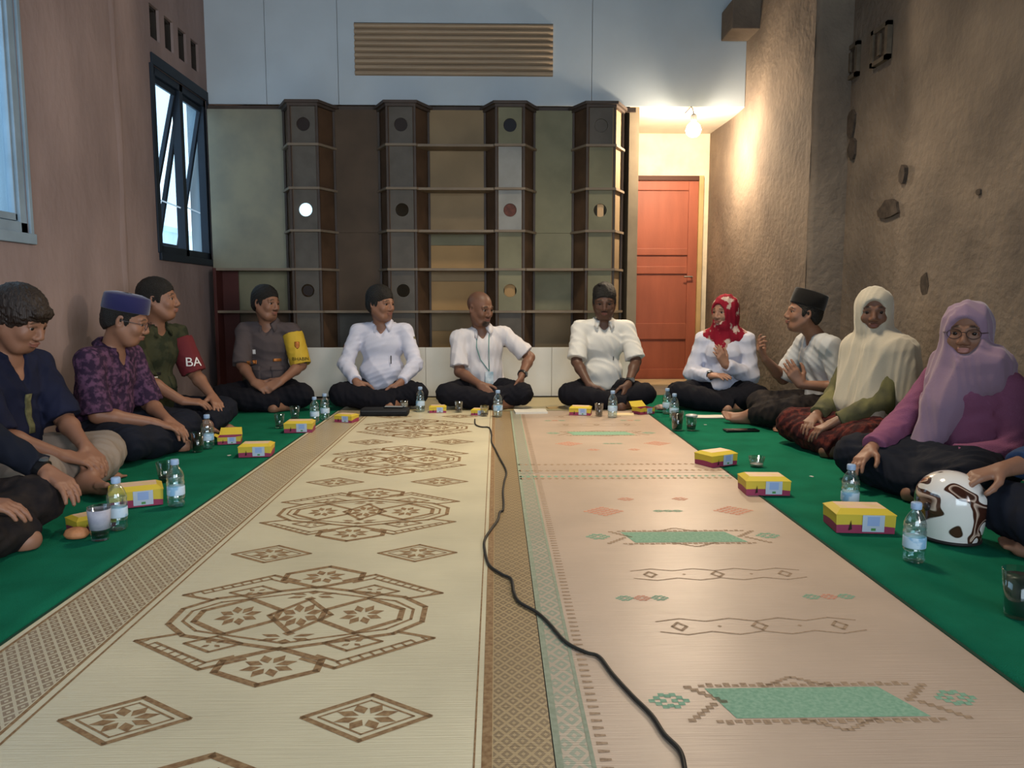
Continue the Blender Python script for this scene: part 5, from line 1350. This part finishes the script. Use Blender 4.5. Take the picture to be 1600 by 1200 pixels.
# papers, phone, bag
def paper(px, py, w, d, rz, lab, m, nm='paper_sheet', th=.003, z=.0090):
    p = gnd(px, py, .01); n = 6; vs = []
    for zz in (0, th):
        for j in range(n+1):
            for i in range(n+1): x, y = (i/n-.5)*w, (j/n-.5)*d; vs.append((x, y, zz + .0012*(1+math.sin(x*30+j)) * (1 if zz else .0)))
    k = (n+1)**2; fs = [(k+j*7+i, k+j*7+i+1, k+(j+1)*7+i+1, k+(j+1)*7+i) for j in range(n) for i in range(n)] + [tuple(reversed((j*7+i, j*7+i+1, (j+1)*7+i+1, (j+1)*7+i))) for j in range(n) for i in range(n)]
    bd = list(range(7)) + [j*7+6 for j in range(1, 7)] + [42+i for i in range(5, -1, -1)] + [j*7 for j in range(5, 0, -1)]
    fs += [(bd[i], bd[(i+1) % 24], k+bd[(i+1) % 24], k+bd[i]) for i in range(24)]
    return tag(mesh_obj(nm, vs, fs, m, loc=(p.x, p.y, z), rot=(0, 0, R(rz))), lab, 'paper')
m_paper = mat('paper_white', '#d3cfc4', .7); m_brownp = mat('paper_brown', '#a58b5f', .8)
paper(829, 644, .22, .15, 4, 'white notebook on the mat beside the bald man', m_paper, 'notebook', .012)
paper(870, 637, .14, .09, 12, 'brown paper behind the white notebook', m_brownp); paper(975, 648, .13, .10, -8, 'cream napkin on the mat left of the opened box', mat('napkin', '#d8c39a', .8), 'napkin', .006)
paper(1112, 651, .26, .12, -4, 'white paper sheet on the green carpet by the woman in the red scarf', m_paper)
p = gnd(1158, 673, .01); t = thing('smartphone', 'black phone lying on the right carpet near the bare foot', 'phone', (p.x, p.y, .0090), R(4)); MB().box(-.10, .10, -.035, .035, 0, .009, .003).build('case', mat('phone_black', '#0b0d0f', .3), t); MB().box(-.095, .095, -.031, .031, .0088, .0098).build('screen', mat('phone_screen', '#0d1518', .1), t)
p = gnd(602, 648, .01); t = thing('black_bag', 'flat black bag on the mat before the long-sleeved man', 'bag', (p.x, p.y, .0090))
MB().box(-.16, .16, -.07, .06, 0, .048, .018).build('bag_body', mat('bag_black', '#131518', .7), t, True); MB().tube([(-.15, -.071, .034), (.15, -.071, .034)], .003, 6).build('zip', mat('zip_grey', '#3c3f44', .4), t)
t2 = thing('smartphone', 'phone with pale screen lying on the black bag', 'phone', (p.x + .06, p.y + .0, .0575), R(-6)); MB().box(-.065, .065, -.03, .03, 0, .008, .002).build('case', MATS['phone_black'], t2); MB().box(-.061, .061, -.027, .027, .0078, .0088).build('screen', mat('pale_screen', '#9fa7ad', .2), t2)
# small white scraps on the green carpet
for i, (px, py) in enumerate(((1102, 664), (358, 712), (1268, 745))):
    p = gnd(px, py, .007); o = MB().box(-.008, .008, -.005, .005, 0, .002).build('paper_scrap', m_paper, loc=(p.x, p.y, .0078), rot=(0, 0, i)); tag(o, ('tiny paper scrap beside the white sheet, right carpet', 'tiny paper scrap left of the soldier\'s snack box', 'tiny paper scrap right of the second snack box, right carpet')[i], 'scrap', 'paper scraps on the green carpets')
# motorcycle helmet: white with brown swirls
def helmet():
    p = gnd(1505, 852, .01); t = thing('motorcycle_helmet', 'white glossy helmet with brown swirl pattern on the right carpet', 'helmet', (p.x, p.y + .08, .0090), R(10)); t.scale = (.84, .84, .84)
    def prof(th, ph): # th around, ph from top
        rx, ry = .118, .135; z = .150 + .112*math.cos(ph) if ph < PI/2 else .150 - .150*((ph - PI/2)/(PI/2))**1.2 * .98
        s = math.sin(ph) if ph < PI/2 else 1 - .16*((ph-PI/2)/(PI/2))**2; return (rx*s*math.cos(th), ry*s*math.sin(th), z)
    nu, nw = 64, 36; V = [prof(2*PI*i/nu, max(.02, (PI)*j/nw)) for j in range(nw+1) for i in range(nu)]
    F = [(j*nu+i, (j+1)*nu+i, (j+1)*nu+(i+1) % nu, j*nu+(i+1) % nu) for j in range(nw) for i in range(nu)] + [tuple(reversed(range(nu)))]
    m = bpy.data.materials.new('helmet_paint'); m.use_nodes = True; nt = m.node_tree; N, L = nt.nodes, nt.links; b = N['Principled BSDF']; b.inputs['Roughness'].default_value = .12; b.inputs['Coat Weight'].default_value = .8
    tc = N.new('ShaderNodeTexCoord'); mp = N.new('ShaderNodeMapping'); L.new(tc.outputs['Object'], mp.inputs[0]); mp.inputs['Location'].default_value = (.31, .12, .25); mp.inputs['Rotation'].default_value = (.5, .9, .2); mp.inputs['Scale'].default_value = (10, 4.5, 10)
    n = N.new('ShaderNodeTexNoise'); n.inputs['Scale'].default_value = 1.15; n.inputs['Detail'].default_value = 0; n.inputs['Distortion'].default_value = .8; L.new(mp.outputs[0], n.inputs['Vector'])
    r = N.new('ShaderNodeValToRGB'); r.color_ramp.interpolation = 'LINEAR'; e = r.color_ramp.elements; e[0].position = .0; e[0].color = lin('#ddd8d2'); e[1].position = .495; e[1].color = lin('#ddd8d2')
    x = e.new(.51); x.color = lin('#3c2118'); x = e.new(.58); x.color = lin('#4a2b20'); x = e.new(.595); x.color = lin('#cdb3a0'); x = e.new(.66); x.color = lin('#3c2118')
    L.new(n.outputs[0], r.inputs[0]); L.new(r.outputs[0], b.inputs['Base Color'])
    mesh_obj('shell', V, F, m, t, True)
    V = []; n_ = 20
    for j in range(9):
        for i in range(n_+1):
            th = -PI/2 - R(62) + R(124)*i/n_ ; ph = R(88) + R(38)*j/8; x, y, z = prof(th, ph); V.append((x*1.025, y*1.03, z))
    F = [(j*(n_+1)+i, j*(n_+1)+i+1, (j+1)*(n_+1)+i+1, (j+1)*(n_+1)+i) for j in range(8) for i in range(n_)]
    for s in (1, -1):
        MB().lathe([(0, 0), (.016, 0), (.016, .006), (.010, .009), (0, .009)], 18, M=Matrix.Translation((s*.117, -.02, .135)) @ Matrix.Rotation(R(90*s), 4, 'Y')).build('visor_pivot', mat('pivot_dark', '#2a2526', .3), t, True)
    mb = MB(); pts = [Vector(prof(2*PI*i/48, PI*.995)) for i in range(49)]; mb.tube([(p_.x*1.0, p_.y*1.0, .008) for p_ in pts], .007, 8); mb.build('rubber_rim', mat('rim_rubber', '#241f1e', .6), t, True)
    return t
helmet()
